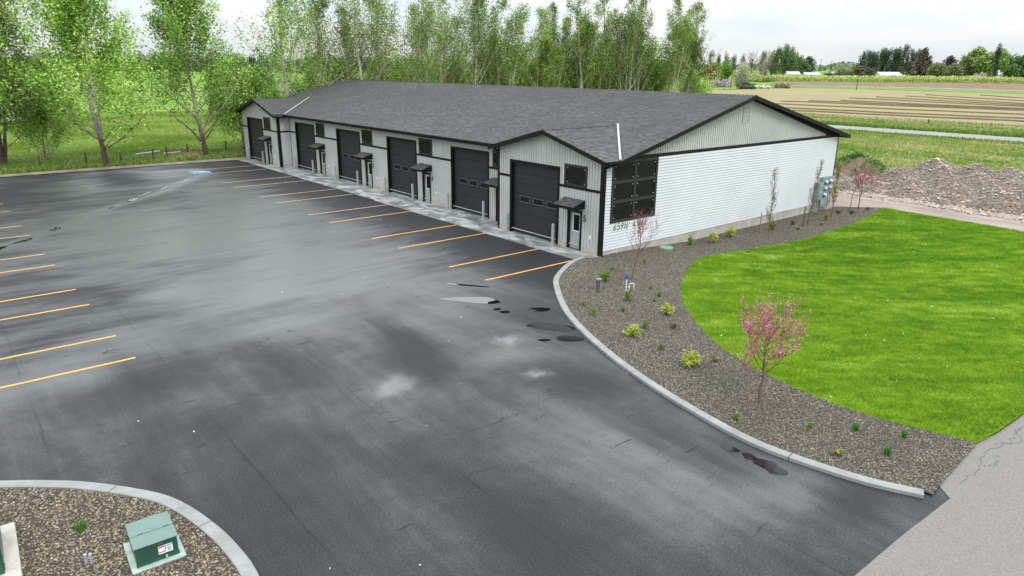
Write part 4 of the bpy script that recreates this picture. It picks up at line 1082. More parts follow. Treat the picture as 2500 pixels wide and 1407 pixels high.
# ---- numerals cut from thin black strip
GLY = {
 '6': [[(0.62,1.0),(0.30,0.66),(0.10,0.36),(0.08,0.20),(0.16,0.06),(0.32,0.0),(0.50,0.04),(0.60,0.18),(0.60,0.34),(0.50,0.48),(0.32,0.52),(0.16,0.44),(0.09,0.30)]],
 '9': [[(0.10,0.0),(0.40,0.36),(0.60,0.64),(0.62,0.80),(0.54,0.94),(0.38,1.0),(0.20,0.96),(0.10,0.82),(0.10,0.66),(0.20,0.52),(0.38,0.48),(0.54,0.56),(0.61,0.70)]],
 '5': [[(0.58,1.0),(0.22,1.0),(0.14,0.58),(0.32,0.64),(0.50,0.60),(0.62,0.44),(0.62,0.26),(0.52,0.08),(0.32,0.0),(0.16,0.05),(0.07,0.18)]],
 '1': [[(0.16,0.86),(0.34,1.0),(0.34,0.0)]],
 '2': [[(0.09,0.74),(0.14,0.90),(0.28,1.0),(0.46,0.97),(0.57,0.84),(0.57,0.68),(0.44,0.46),(0.07,0.0),(0.62,0.0)]],
 '3': [[(0.10,0.86),(0.22,0.98),(0.38,1.0),(0.52,0.92),(0.56,0.76),(0.48,0.60),(0.30,0.54),(0.50,0.49),(0.61,0.34),(0.60,0.16),(0.46,0.02),(0.28,0.0),(0.13,0.06),(0.06,0.20)]],
 '4': [[(0.48,0.0),(0.48,1.0),(0.04,0.28),(0.66,0.28)]],
 'N': [[(0.06,0.0),(0.06,1.0),(0.66,0.0),(0.66,1.0)]],
 'E': [[(0.55,1.0),(0.08,1.0),(0.08,0.0),(0.55,0.0)],[(0.08,0.52),(0.48,0.52)]],
 '.': [[(0.10,0.0),(0.14,0.02)]]}
def glyph(ch, org, ux, uz, h, r, mat, parent, name):
    m = MB()
    for st in GLY[ch]:
        pts = [Vector(org)+Vector(ux)*(u*h)+Vector(uz)*(v*h) for u, v in st]
        m.tube(pts, r, 6)
    return m.build(name, mat, parent)
for yr, X, num in UNITS:
    if num: glyph(num, (X-.03, yr-1.82, 1.64), (0, -1, 0), (0, 0, 1), .30, .020, MAT['black_trim'], BLD, 'house_number')
x = 0.78
for ch in '659N 4116E':
    if ch == ' ': x += .34; continue
    glyph(ch, (x, -.035, 1.27), (1, 0, 0), (0, 0, 1), .31, .0165, MAT['black_trim'], BLD, 'address_letter')
    x += {'1': .185, 'N': .30, '.': .1}.get(ch, .285)

def build_end_window():
    a, b, z0, z1 = 0.50, 4.0, 1.66, 4.765
    f = .15; w = MB()
    xm, m = 2.25, .09
    w.box(a, a+f, -.05, .012, z0, z1).box(b-f, b, -.05, .012, z0, z1).box(a+f, b-f, -.048, .012, z0, z0+f).box(a+f, b-f, -.048, .012, z1-f, z1)
    w.box(xm-m, xm+m, -.046, .012, z0+f, z1-f)
    zs = [z0+f]; h = (z1-z0-2*f-2*.17)/3
    rows = []
    z = z0+f
    for k in range(3):
        rows.append((z, z+h)); z += h+.17
    for k in range(2):
        zz = rows[k][1]; w.box(a+f, xm-m, -.046, .012, zz, zz+.17).box(xm+m, b-f, -.046, .012, zz, zz+.17)
    win = w.build('window', MAT['frame_dark'], BLD)
    for lo, hi in rows:
        for p, q in ((a+f, xm-m), (xm+m, b-f)):
            MB().box(p, q, -.008, .010, lo, hi).build('pane', MAT['dark_panel'], win)
            for xx in (p+.10, q-.10):
                for zz in (lo+.10, hi-.10): MB().tube([(xx, -.016, zz), (xx, -.05, zz)], .028, 8).build('bolt', MAT['bolt'], win)
build_end_window()

# ------------------------------------------------------------------ roof
def build_roof():
    T = .15
    roof = MB()
    y0, y1 = -.45, LY+.42
    ly = len('')
    # long slopes
    def slab(poly): roof.prism([(p[0], p[1], p[2]) for p in poly], (0, 0, -T))
    zv = lambda x, y: zmain(x)
    VA = [(5.32, 4.15), (5.32, 45.59)]
    e0, e1 = 8.80, 40.94
    f = [(XE, e0, ZE), (XE, e1, ZE), (5.32, 45.59, zmain(5.32)), (XE+.1, y1, zmain(XE+.1)), (YR, y1, ZR), (YR, y0, ZR), (XE+.05, y0, zmain(XE+.05)), (5.32, 4.15, zmain(5.32))]
    slab(f)
    xb = WX+.78; zb = ZR-(xb-YR)*(ZR-4.86)/(xb-YR)
    slab([(YR, y0, ZR), (YR, y1, ZR), (xb, y1, 4.86), (xb, y0, 4.86)])
    for (c, a, b), (ya, yb) in zip(BUMPS, ((-.45, 8.76), (40.50, LY+.45))):
        xo = -.42
        slab([(xo, ya, zbump(ya, c)), (XE+.02, ya, zbump(ya, c)), (5.32, c, BZ), (xo, c, BZ)][::-1])
        slab([(xo, c, BZ), (5.32, c, BZ), (XE+.02, yb, zbump(yb, c)), (xo, yb, zbump(yb, c))][::-1])
    R = roof.build('roof', MAT['soffit'], BLD)
    # fascia boards
    fa = MB(); d = .22
    def rake(p, q, n_, th=.025):
        p, q, n_ = Vector(p), Vector(q), Vector(n_)
        fa.add([p, q, q+Vector((0,0,-d)), p+Vector((0,0,-d)), p+n_*th, q+n_*th, q+n_*th+Vector((0,0,-d)), p+n_*th+Vector((0,0,-d))], [(0,1,2,3),(7,6,5,4),(0,4,5,1),(1,5,6,2),(2,6,7,3),(3,7,4,0)])
    up = .015
    rake((XE+.05, y0, zmain(XE+.05)+up), (YR, y0, ZR+up), (0,-1,0)); rake((YR, y0, ZR+up), (xb, y0, 4.86+up), (0,-1,0))
    rake((XE, y1, ZE+up), (YR, y1, ZR+up), (0,1,0))
    rake((xb, y0, 4.86+up), (xb, y1, 4.86+up), (1,0,0))
    for (c, a, b), (ya, yb) in zip(BUMPS, ((-.45, 8.76), (40.50, LY+.45))):
        rake((-.42, ya, zbump(ya, c)+up), (-.42, c, BZ+up), (-1,0,0)); rake((-.42, c, BZ+up), (-.42, yb, zbump(yb, c)+up), (-1,0,0))
    rake((-.42, -.45, 4.82+up), (XE+.02, -.45, 4.82+up), (0,-1,0))
    fa.build('fascia', MAT['black_trim'], R)
    MB().box(XE-.03, XE, e0, e1, ZE-.2, ZE+.015).build('fascia', MAT['black_trim'], R)
    # soffits
    so = MB()
    so.box(XE, S-.02, 8.36, 40.90, 4.66, 4.70)
    so.build('soffit', MAT['soffit'], R)
    # gutters
    def gutter(p, q, out):
        p, q, o = Vector(p), Vector(q), Vector(out)
        prof = [(0, 0), (0, -.11), (.09, -.11), (.125, -.045), (.125, .0), (.108, .0), (.108, -.04), (.083, -.095), (.015, -.095), (.015, 0)]
        vs = [p+o*a+Vector((0,0,b)) for a, b in prof]+[q+o*a+Vector((0,0,b)) for a, b in prof]; n = len(prof)
        return MB().add(vs, [(i, (i+1) % n, n+(i+1) % n, n+i) for i in range(n)]+[tuple(range(n)), tuple(range(n, 2*n))[::-1]])
    gutter((XE-.03, 8.9, ZE-.01), (XE-.03, 40.85, ZE-.01), (-1, 0, 0)).build('gutter', MAT['black_trim'], R)
    gutter((-.38, -.478, 4.80), (XE-.02, -.478, 4.80), (0, -1, 0)).build('gutter', MAT['black_trim'], R)
    gutter((-.38, 8.765, 4.80), (XE-.15, 8.765, 4.80), (0, 1, 0)).build('gutter', MAT['black_trim'], R)
    gutter((-.38, LY+.455, 4.80), (XE, LY+.455, 4.80), (0, 1, 0)).build('gutter', MAT['black_trim'], R)
    MB().tube([(.1, -.52, 4.74), (.1, -.42, 4.62), (-.06, -.085, 4.50), (-.06, -.085, .12), (-.08, -.22, .06)], .045, 8).build('downspout', MAT['black_trim'], BLD)
    MB().tube([(.3, -.52, 4.74), (.3, -.06, 4.52), (.02, -.06, 4.46)], .03, 6).build('downspout', MAT['black_trim'], BLD)
    MB().tube([(.02, 8.85, 4.74), (.0, 8.5, 4.60), (.06, 8.42, 4.45), (.06, 8.42, .12)], .045, 8).build('downspout', MAT['black_trim'], BLD)
    MB().tube([(XE-.08, 40.7, 4.72), (.25, 40.80, 4.60), (.14, 40.86, 4.48), (.14, 40.86, .10), (.02, 40.75, .06)], .045, 8).build('downspout', MAT['black_trim'], BLD)
    MB().tube([(.1, LY+.5, 4.74), (.1, LY+.15, 4.5), (.1, LY+.12, .1)], .045, 8).build('downspout', MAT['black_trim'], BLD)
    # security light by the corner
    MB().box(.26, .36, -.12, -.025, 4.36, 4.47).build('wall_light', MAT['white_paint'], BLD)
    # valley flashing
    def flash(c, ye):
        A, B = Vector((5.36, c, BZ+.10)), Vector((XE+.0, ye, ZE+.11)); dd = (B-A).normalized()
        side = Vector((dd.y, -dd.x, 0)).normalized()*.055
        m = MB(); m.add([A-side, A+side, B+side, B-side, A+Vector((0,0,-.01)), B+Vector((0,0,-.01))], [(0,4,5,3), (4,1,2,5)]); m.build('valley_flashing', MAT['flashing'], R)
    flash(4.15, -.42); flash(45.59, 40.52)
    flash2 = ((4.15, 8.78), (45.59, LY+.42))

    # shingles, course by course
    rs = np.random.default_rng(3)
    pieces = []        # (8 corners, rnd, distance)
    cx = np.array([-25.27, -23.34, 9.1])
    def course(P, n_courses, ulen, width, keep):
        for i in range(n_courses):
            off = (0.0, .5, .25, .75)[i % 4]*width+rs.uniform(-.02, .02)
            k = 0; u = -off
            while u < ulen:
                w = width*rs.choice([.55, .8, 1.0, 1.0, 1.25]); a, b = max(0, u+.004), min(ulen, u+w-.004); u += w
                if b-a < .04: continue
                t0, t1 = i*EXP-.01, (i+1)*EXP+.05
                q = [P(a, t0), P(b, t0), P(b, t1), P(a, t1)]
                mid = (Vector(q[0])+Vector(q[2]))/2
                if not keep(mid.x, mid.y): continue
                pieces.append((q, rs.random()))
    global EXP
    EXP = .15
    cs = math.cos(math.atan(SL)); sn = math.sin(math.atan(SL))
    L1 = (YR-XE)/cs
    def keep_main(x, y):
        for c, a, b in BUMPS:
            if abs(y-c) < 4.72 and zbump(y, c) > zmain(x)-.0: return False
        return True
    tot = y1-y0
    course(lambda u, t: (XE-.02+min(t, L1)*cs, y0-.02+u*(tot+.04)/tot, ZE+min(t, L1)*sn), int(L1/EXP), tot, .30, keep_main)
    bc, bs = math.cos(math.atan(BSL)), math.sin(math.atan(BSL)); LB = 4.61/bc
    for c, a, b in BUMPS:
        for sg in (-1, 1):
            course(lambda u, t, c=c, sg=sg: (-.45+u, c+sg*(4.61-min(t, LB)*bc), BE+min(t, LB)*bs), int(LB/EXP), 5.9, .30,
                   lambda x, y, c=c: zbump(y, c) > zmain(x)+.0 or x < XE)
    d = [np.linalg.norm(np.mean(np.array(p[0]), 0)-cx) for p in pieces]
    order = np.argsort(d)
    near = set(order[:300].tolist())
    big = []; br = []
    for i, (q, r) in enumerate(pieces):
        n_ = (Vector(q[1])-Vector(q[0])).cross(Vector(q[3])-Vector(q[0])).normalized()
        if n_.z < 0: n_ = -n_
        h0 = .026+.006*r; h1 = .006
        A = [Vector(q[0]), Vector(q[1]), Vector(q[2]), Vector(q[3])]
        top = [A[0]+n_*h0, A[1]+n_*h0, A[2]+n_*h1, A[3]+n_*h1]
        if i in near:
            m = MB().hexa([A[0]+n_*.001, A[1]+n_*.001, A[2], A[3]], top)
            o = m.build('shingle', MAT['shingle'], R); at = o.data.attributes.new('rnd', 'FLOAT', 'FACE'); at.data.foreach_set('value', [r]*6)
        else:
            big += top + [A[0]-n_*.0, A[1]-n_*.0, top[1], top[0]]; br += [r, r*.5]
    co = np.array([tuple(v) for v in big])
    o = link_mesh('shingles', np_mesh('shingles', co, 4, {'rnd': br}), MAT['shingle'], R); o['kind'] = 'stuff'
    # ridge caps
    rc = MB()
    def ridge(A, B, dx, dzz):
        A, B = Vector(A), Vector(B); n = int((B-A).length/.28); dd = (B-A)/n
        dx = Vector(dx)
        for i in range(n):
            p, q = A+dd*i, A+dd*(i+1.15)
            h = Vector((0, 0, .045)); l = Vector((0, 0, .02))
            rc.add([p+h, q+l, q+l+dx+Vector((0,0,-dzz)), p+h+dx+Vector((0,0,-dzz)), q+l-dx+Vector((0,0,-dzz)), p+h-dx+Vector((0,0,-dzz))], [(0,1,2,3), (1,0,5,4)])
    ridge((YR, y0-.02, ZR), (YR, y1+.02, ZR), (.16, 0, 0), .16*SL)
    for c, a, b in BUMPS: ridge((-.45, c, BZ+.01), (5.25, c, BZ+.01), (0, .15, 0), .15*BSL)
    o = rc.build('ridge_caps', MAT['shingle'], R); o['kind'] = 'stuff'
    at = o.data.attributes.new('rnd', 'FLOAT', 'FACE'); at.data.foreach_set('value', rs.random(len(o.data.polygons))*.6)
build_roof()

# bollards beside each overhead door
bn = {'5': 'garage door 5', '': 'the door next to bay 5', '4': 'garage door 4', '3': 'garage door 3', '2': 'garage door 2', '1': 'garage door 1'}
proto = None
for yr, X, num in UNITS:
    xb = X-.17 if X == 0 else X-.28
    for yy, side in ((yr+.24, 'right'), (yr+GW+.12, 'left')):
        lab = f'pale grey steel bollard standing {side} of {bn[num]}'
        b = empty('bollard', (xb, yy, .035), 0, lab, 'bollard', 'bollards in front of the garage doors')
        if proto is None:
            m = MB(); m.tube([(0,0,0), (0,0,1.08), (0,0,1.12), (0,0,1.14)], [.085, .085, .065, .02], 14); p1 = m.build('post', MAT['bollard'], b, smooth=False)
            p2 = MB().tube([(0,0,0.001), (0,0,.02)], [.12, .11], 14).build('base_collar', MAT['kerb'], b)
            proto = (p1, p2)
        else:
            for p in proto:
                c = p.copy(); COL.objects.link(c); c.parent = b

# electric meter cabinet on the end wall
def build_meters():
    r = empty('meter_cabinet', (20.9, -.03, 0), 0, 'grey electric meter cabinet with five round meters on white end wall', 'meter cabinet')
    MB().box(0, .62, -.34, 0, .62, 1.82).build('meter_housing', MAT['meter_grey'], r, bevel=.012)
    b = MB().box(.62, 1.95, -.27, 0, .08, 2.12).build('meter_housing', MAT['meter_grey'], r, bevel=.012)
    MB().box(.05, .57, -.355, -.34, .70, 1.75).build('door_panel', MAT['meter_grey'], r)
    MB().box(.66, 1.25, -.283, -.27, .75, 2.05).build('door_panel', MAT['meter_grey'], r)
    MB().box(1.30, 1.90, -.283, -.27, .75, 2.05).build('door_panel', MAT['meter_grey'], r)
    MB().box(.66, 1.90, -.283, -.27, .14, .70).build('door_panel', MAT['meter_grey'], r)
    for xx, zz in ((.98, 1.82), (1.62, 1.84), (.98, 1.38), (1.62, 1.40), (.98, .94)):
        m = MB().tube([(xx, -.28, zz), (xx, -.36, zz), (xx, -.42, zz), (xx, -.44, zz)], [.115, .115, .10, .05], 14).build('meter', MAT['meter_glass'], r)
        MB().tube([(xx, -.275, zz), (xx, -.30, zz)], [.14, .14], 14).build('meter_ring', MAT['meter_grey'], m)
    for xx, zz in ((.84, 1.62), (1.15, 1.62), (.84, 1.18), (1.15, 1.18), (.84, .76), (1.15, .76), (1.50, 1.62), (1.50, 1.18), (1.66, .96)):
        MB().box(xx, xx+.05, -.33, -.283, zz, zz+.12).build('breaker_handle', MAT['black_trim'], r)
    for xx, zz in ((.78, .52), (.78, .36), (1.48, .56), (1.48, .40), (.30, 1.60), (.30, 1.15)):
        MB().box(xx, xx+.11, -.36 if xx < .5 else -.287, -.34 if xx < .5 else -.283, zz, zz+.07).build('label', MAT['label_white'], r)
    MB().tube([(.2, -.17, .62), (.2, -.17, -.35)], .05, 8).build('conduit', MAT['conduit'], r)
    MB().tube([(.45, -.17, .62), (.45, -.17, -.35)], .04, 8).build('conduit', MAT['conduit'], r)
build_meters()
# ================================================================== TREES
def poplar_meshes(seed, h, stems, nleaf, low=0.10, width=1.0, leaf=0.24, top_sparse=0.5):
    """aspen-like poplar: pale ascending limbs, leaves in upright plumes"""
    R = np.random.default_rng(seed)
    mb = MB(); cen = []; wgt = []; rn = []
    def limb(p, d, L, r, depth, plume):
        n = 5; pts = [Vector(p)]; rad = [r]; d = Vector(d).normalized()
        for i in range(n):
            d = (d+Vector((R.normal(0, .10), R.normal(0, .10), .13+R.normal(0, .06)))).normalized()
            pts.append(pts[-1]+d*(L/n)); rad.append(max(.012, r*(1-(i+1)/n*.8)))
        mb.tube(pts, rad, 6 if r > .12 else (5 if r > .05 else 3), cap=False)
        return pts
    def plume(pts, dens, rad, f0=.25):
        tone = R.uniform(.25, .75)
        for a, b in zip(pts[:-1], pts[1:]):
            pass
        m = len(pts)-1
        n = max(3, int(dens))
        t = f0+(1-f0)*R.random(n)**.8
        P = np.array([tuple(q) for q in pts]); ii = np.minimum((t*m).astype(int), m-1); fr = (t*m-ii)[:, None]
        c = P[ii]*(1-fr)+P[ii+1]*fr
        k = max(2, n//20); cl = R.normal(0, 1, (k, 3))*rad*np.array([.9, .9, .9])       # little clusters along the plume
        c = c+cl[R.integers(0, k, n)]*(1.15-.7*t[:, None])+R.normal(0, .19, (n, 3))
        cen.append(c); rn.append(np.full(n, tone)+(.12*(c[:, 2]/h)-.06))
    n_l = 0
    for s in range(stems):
        a = R.uniform(0, 2*PI); sp = 0 if s == 0 else R.uniform(.15, .38)
        d = Vector((math.cos(a)*sp, math.sin(a)*sp, 1)); L = h*(1 if s == 0 else R.uniform(.72, .92)); r = h*.0115*(1 if s == 0 else .62)
        n = 12; pts = [Vector((math.cos(a)*.12*(s > 0), math.sin(a)*.12*(s > 0), -.15))]; rad = [r*1.25]
        for i in range(n):
            d = (d+Vector((R.normal(0, .035)-d.x*.09, R.normal(0, .035)-d.y*.09, .06))).normalized()
            pts.append(pts[-1]+d*(L/n)); rad.append(r*(1-.93*((i+1)/n)**.9)+.01)
        mb.tube(pts, rad, 8, cap=False)
        plume(pts, nleaf*.10/stems, .55, .55)
        nb = int(30/stems)+10
        for b in range(nb):
            t = low+(0.96-low)*((b+R.uniform(0, 1))/nb)
            i = min(n-1, int(t*n)); p = pts[i].lerp(pts[i+1], t*n-i)
            az = R.uniform(0, 2*PI); up = R.uniform(.42, 1.05)+.9*t
            LL = h*(.30*(1-t)**.75+.055)*R.uniform(.7, 1.2)*width
            br = limb(p, (math.cos(az), math.sin(az), up), LL, max(.022, rad[i]*.34), 0, True)
            fill = (1.15-top_sparse*t)
            plume(br, nleaf*.55/nb/stems*fill*R.choice([.45, .8, 1.1, 1.5]), .40+.022*LL*3, .25)
            for sb in range(3):
                tt = R.uniform(.25, .85); k = min(4, int(tt*5)); q = br[k].lerp(br[k+1], tt*5-k)
                az2 = az+R.normal(0, 1.1)
                b2 = limb(q, (math.cos(az2), math.sin(az2), R.uniform(.7, 1.9)), LL*R.uniform(.3, .55), .016, 1, True)
                plume(b2, nleaf*.16/nb/stems*fill*R.choice([.4, .9, 1.3]), .36, .1)
    c = np.concatenate(cen); r = np.concatenate(rn)
    k = c[:, 2] > .5; c, r = c[k], r[k]
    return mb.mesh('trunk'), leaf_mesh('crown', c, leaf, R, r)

def tree_from(meshes, name, loc, rz, sc, bark, leafm, label, cat, group=None):
    o = empty(name, loc, rz, label, cat, group); o.scale = sc if hasattr(sc, '__len__') else (sc, sc, sc)
    for nm, me, m in (('trunk', meshes[0], bark), ('crown', meshes[1], leafm)):
        c = bpy.data.objects.new(nm, me); COL.objects.link(c); c.parent = o
        if len(me.materials) == 0: me.materials.append(m)
        c.material_slots[0].link = 'OBJECT'; c.material_slots[0].material = m
        if nm == 'trunk' and not me.polygons[0].use_smooth: me.polygons.foreach_set('use_smooth', [True]*len(me.polygons))
    return o

def build_poplars():
    P = [poplar_meshes(21, 17.8, 1, 29000, .06, 1.35, .205, .30), poplar_meshes(22, 17.5, 2, 30000, .06, 1.45, .205, .25),
         poplar_meshes(23, 18.3, 1, 9000, .20, 1.35, .18, .15), poplar_meshes(24, 18.0, 3, 11500, .22, 1.4, .18, .15),
         poplar_meshes(25, 18.7, 3, 15000, .28, 1.15, .20, .30), poplar_meshes(26, 19.0, 4, 16500, .26, 1.1, .20, .30)]
    g = 'row of tall poplars behind the building'
    # x, y, prototype, turn, scale, leaf, bark, label
    rows = [
     (-24.5, 54.6, 1, 1.0, (1.2, 1.2, 1.0), 'leaf_a', 'bark_aspen', 'leafy poplar cut by the left picture edge, outermost of the row'),
     (-20.2, 56.2, 1, 2.2, (1.2, 1.2, .98), 'leaf_b', 'bark_aspen', 'poplar with a leaning brown trunk at the far left edge of the lot'),
     (-12.7, 50.9, 1, 0.35, (1.18, 1.18, 1.02), 'leaf_c', 'bark_aspen', 'broad bright green poplar with forked trunk at the asphalt edge'),
     (-3.2, 52.5, 0, 4.0, (1.15, 1.15, 1.04), 'leaf_a', 'bark_aspen', 'poplar with a straight reddish brown trunk just left of the far bay'),
     (6.6, 53.5, 2, 1.3, (1.3, 1.3, 1.02), 'leaf_a', 'bark_pale', 'thin white-trunked poplar with sparse crown left of the roof peak'),
     (15.3, 53.0, 3, 0.2, (1.2, 1.2, 1.03), 'leaf_b', 'bark_pale', 'sparse many-stemmed poplar rising above the far end of the ridge'),
     (11.0, 56.0, 2, 4.1, (1.15, 1.15, .93), 'leaf_b', 'bark_pale', 'thin sparse poplar set back between the two white-trunked ones by the roof peak'),
     (19.5, 55.5, 2, 0.9, (1.15, 1.15, .98), 'leaf_b', 'bark_pale', 'thin poplar with an airy top between two many-stemmed ones'),
     (28.0, 55.0, 3, 5.2, (1.1, 1.1, 1.0), 'leaf_b', 'bark_pale', 'airy many-stemmed poplar left of the tall clear white trunk'),
     (24.0, 53.2, 3, 2.4, 1.05, 'leaf_b', 'bark_pale', 'open pale poplar with a tall slim central trunk, third past the far roof peak'),
     (31.5, 53.5, 2, 3.6, 1.07, 'leaf_b', 'bark_pale', 'poplar with one tall clear white trunk standing above the middle ridge'),
     (36.0, 52.6, 5, 1.1, 1.03, 'leaf_b', 'bark_pale', 'dense poplar with a fan of white stems beside the tall clear trunk'),
     (43.2, 53.6, 4, 5.0, .92, 'leaf_b', 'bark_pale', 'shorter poplar with bare twiggy top and spreading pale limbs'),
     (47.5, 56.0, 5, 3.1, .95, 'leaf_d', 'bark_pale', 'dark green poplar between the twiggy one and the twin trunks'),
     (52.0, 53.4, 4, 0.6, 1.08, 'leaf_d', 'bark_pale', 'poplar with twin white trunks forming a V above the ridge'),
     (57.0, 55.0, 5, 4.4, 1.05, 'leaf_b', 'bark_pale', 'full poplar with a slanting pale limb right of the twin trunks'),
     (62.5, 53.5, 3, 1.7, 1.10, 'leaf_d', 'bark_pale', 'poplar whose thick white stems show above the ridge, fourth from the right end'),
     (66.5, 54.5, 5, 5.6, 1.06, 'leaf_d', 'bark_pale', 'upright green poplar, third from the right end of the row'),
     (72.0, 53.0, 5, 2.7, 1.07, 'leaf_b', 'bark_pale', 'dense poplar with several slanting stems, second from the right end'),
     (77.5, 53.8, 4, 3.9, 1.06, 'leaf_d', 'bark_pale', 'last poplar at the right end of the row beside the open field')]
    for x, y, p, t, s, lf, bk, lab in rows:
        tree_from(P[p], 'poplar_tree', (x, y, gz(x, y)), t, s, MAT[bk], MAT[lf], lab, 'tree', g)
    # lower leafy growth between and behind them
    Q = [poplar_meshes(31, 9.5, 4, 17000, .03, 2.0, .21, .2), poplar_meshes(32, 10.5, 4, 18000, .03, 1.8, .21, .2), poplar_meshes(33, 8.0, 3, 12500, .03, 2.2, .21, .15)]
    g2 = 'young leafy poplars filling in behind the row'
    low = [(-16.5, 58, 2, .8, 'leaf_c', 'bushy young poplar low behind the lot edge at the far left'),
           (2.2, 57, 0, 1.0, 'leaf_a', 'bushy green poplar left of the far roof peak'),
           (11.5, 62, 2, .85, 'leaf_a', 'small dark bushy poplar between the first white trunk and the roof peak'),
           (7.0, 60, 2, .8, 'leaf_a', 'small bushy poplar behind the white-trunked tree left of the roof peak'),
           (15.8, 60, 0, .95, 'leaf_d', 'bushy poplar right behind the far roof peak'),
           (24.5, 60, 1, .95, 'leaf_a', 'bushy dark poplar behind the open pale one'),
           (50.5, 60, 2, 1.35, 'leaf_c', 'bright bushy poplar at the foot of the twin trunks'),
           (20.0, 58, 2, 1.1, 'leaf_c', 'low bright poplar just right of the far roof peak'),
           (28.5, 59, 0, 1.08, 'leaf_c', 'young bright poplar left of the tall clear white trunk'),
           (34.0, 60, 1, 1.0, 'leaf_d', 'bushy poplar behind the fan of white stems'),
           (39.5, 59, 1, 1.18, 'leaf_d', 'bushy dark poplar left of the twiggy tree'),
           (46.0, 60, 0, 1.25, 'leaf_d', 'olive bushy poplar below the twiggy tree'),
           (54.5, 60, 1, 1.12, 'leaf_d', 'bushy poplar right behind the twin trunks'),
           (59.5, 60, 0, 1.2, 'leaf_d', 'bushy poplar above the middle of the near ridge'),
           (65.0, 60.5, 1, 1.25, 'leaf_b', 'tall bushy poplar near the right end of the row'),
           (70.0, 60, 0, 1.35, 'leaf_d', 'wide bushy poplar second from the right end'),
           (75.5, 60, 1, 1.22, 'leaf_a', 'bushy poplar that closes the right end of the row'),
           (80.0, 54, 2, 1.0, 'leaf_c', 'low bright poplar bush at the very right foot of the row')]
    for i, (x, y, p, s, lf, lab) in enumerate(low):
        tree_from(Q[p], 'young_poplar', (x, y, gz(x, y)), i*1.9, (s*1.05, s*1.05, s), MAT['bark_pale'], MAT[lf], lab, 'tree', g2)
build_poplars()

def far_crown(seed, shape, h, w, n, leaf):
    """crowns of distant trees: lumpy, with gaps"""
    R = np.random.default_rng(seed)
    k = {'clump': 30, 'plumes': 26}.get(shape, 22)
    cs = []
    for i in range(k):
        t = R.uniform(.12, 1)
        a = R.uniform(0, 2*PI)
        if shape == 'round': rr = w*.5*math.sqrt(max(.02, 1-((t-.48)/.54)**2))*R.uniform(.3, .85); s = w*.15
        elif shape == 'column': rr = w*.5*(1-abs(t-.35)*.9)*R.uniform(.1, .6); s = w*.16
        elif shape == 'plumes': rr = w*.5*R.uniform(.1, 1)*(1-.45*t); s = w*.13
        elif shape == 'cone': rr = w*.5*(1.04-t)*R.uniform(.3, .95); s = w*.11
        else: rr = w*.5*R.uniform(0, 1); s = w*.12; t *= R.uniform(.5, 1)
        cs.append((math.cos(a)*rr, math.sin(a)*rr, t*h*.93, s, R.uniform(.2, .8)))
    cs = np.array(cs); j = R.integers(0, k, n)
    st = np.array([1, 1, 1.15]) if shape in ('round', 'clump') else np.array([.8, .8, 2.4])
    d = R.normal(0, 1, (n, 3)); d /= np.linalg.norm(d, axis=1)[:, None]; d *= (R.random(n)**.4)[:, None]*1.5
    c = cs[j, :3]+d*cs[j, 3:4]*st
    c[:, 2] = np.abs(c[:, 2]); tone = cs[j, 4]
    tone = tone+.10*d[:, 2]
    return leaf_mesh('crown', c, leaf, R, tone, .8)
def far_trunk(h, w, seed, bare=False):
    R = np.random.default_rng(seed); mb = MB()
    mb.tube([(0,0,-.3), (R.normal(0,.2), 0, h*.3), (R.normal(0,.3), 0, h*.75)], [h*.022, h*.016, h*.006], 6, cap=False)
    for i in range(22 if bare else 7):
        z = h*R.uniform(.2, .7); a = R.uniform(0, 2*PI); l = w*.5*R.uniform(.5, 1)
        p = Vector((0, 0, z)); q = p+Vector((math.cos(a)*l*.6, math.sin(a)*l*.6, l*.7)); e = q+Vector((math.cos(a+.4)*l*.4, math.sin(a+.4)*l*.4, l*.8))
        mb.tube([p, q, e], [h*.009, h*.006, h*.002], 4, cap=False)
        if bare:
            for _ in range(4):
                b = q.lerp(e, R.random()); mb.tube([b, b+Vector((R.normal(0, 1), R.normal(0, 1), R.uniform(.5, 1.8)))*l*.3], [h*.003, h*.001], 3, cap=False)
    return mb.mesh('trunk')
def far_tree(name, x, y, h, w, shape, m, label, n=900, bark='bark_brown', seed=0, bare=False, cat='tree', group=None, leaf=None, lean=0.0):
    o = empty(name, (x, y, gz(x, y)-.1), seed*1.3, label, cat, group)
    if lean: o.rotation_euler = (0, lean, 0.6)
    if not bare and w < 12: w *= 1.22
    t = link_mesh('trunk', far_trunk(h*(1 if bare else .85), w, seed, bare), MAT[bark], o)
    n = n if bare else int(n*3.0)
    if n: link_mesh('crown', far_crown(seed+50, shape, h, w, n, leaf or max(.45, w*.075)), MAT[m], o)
    return o

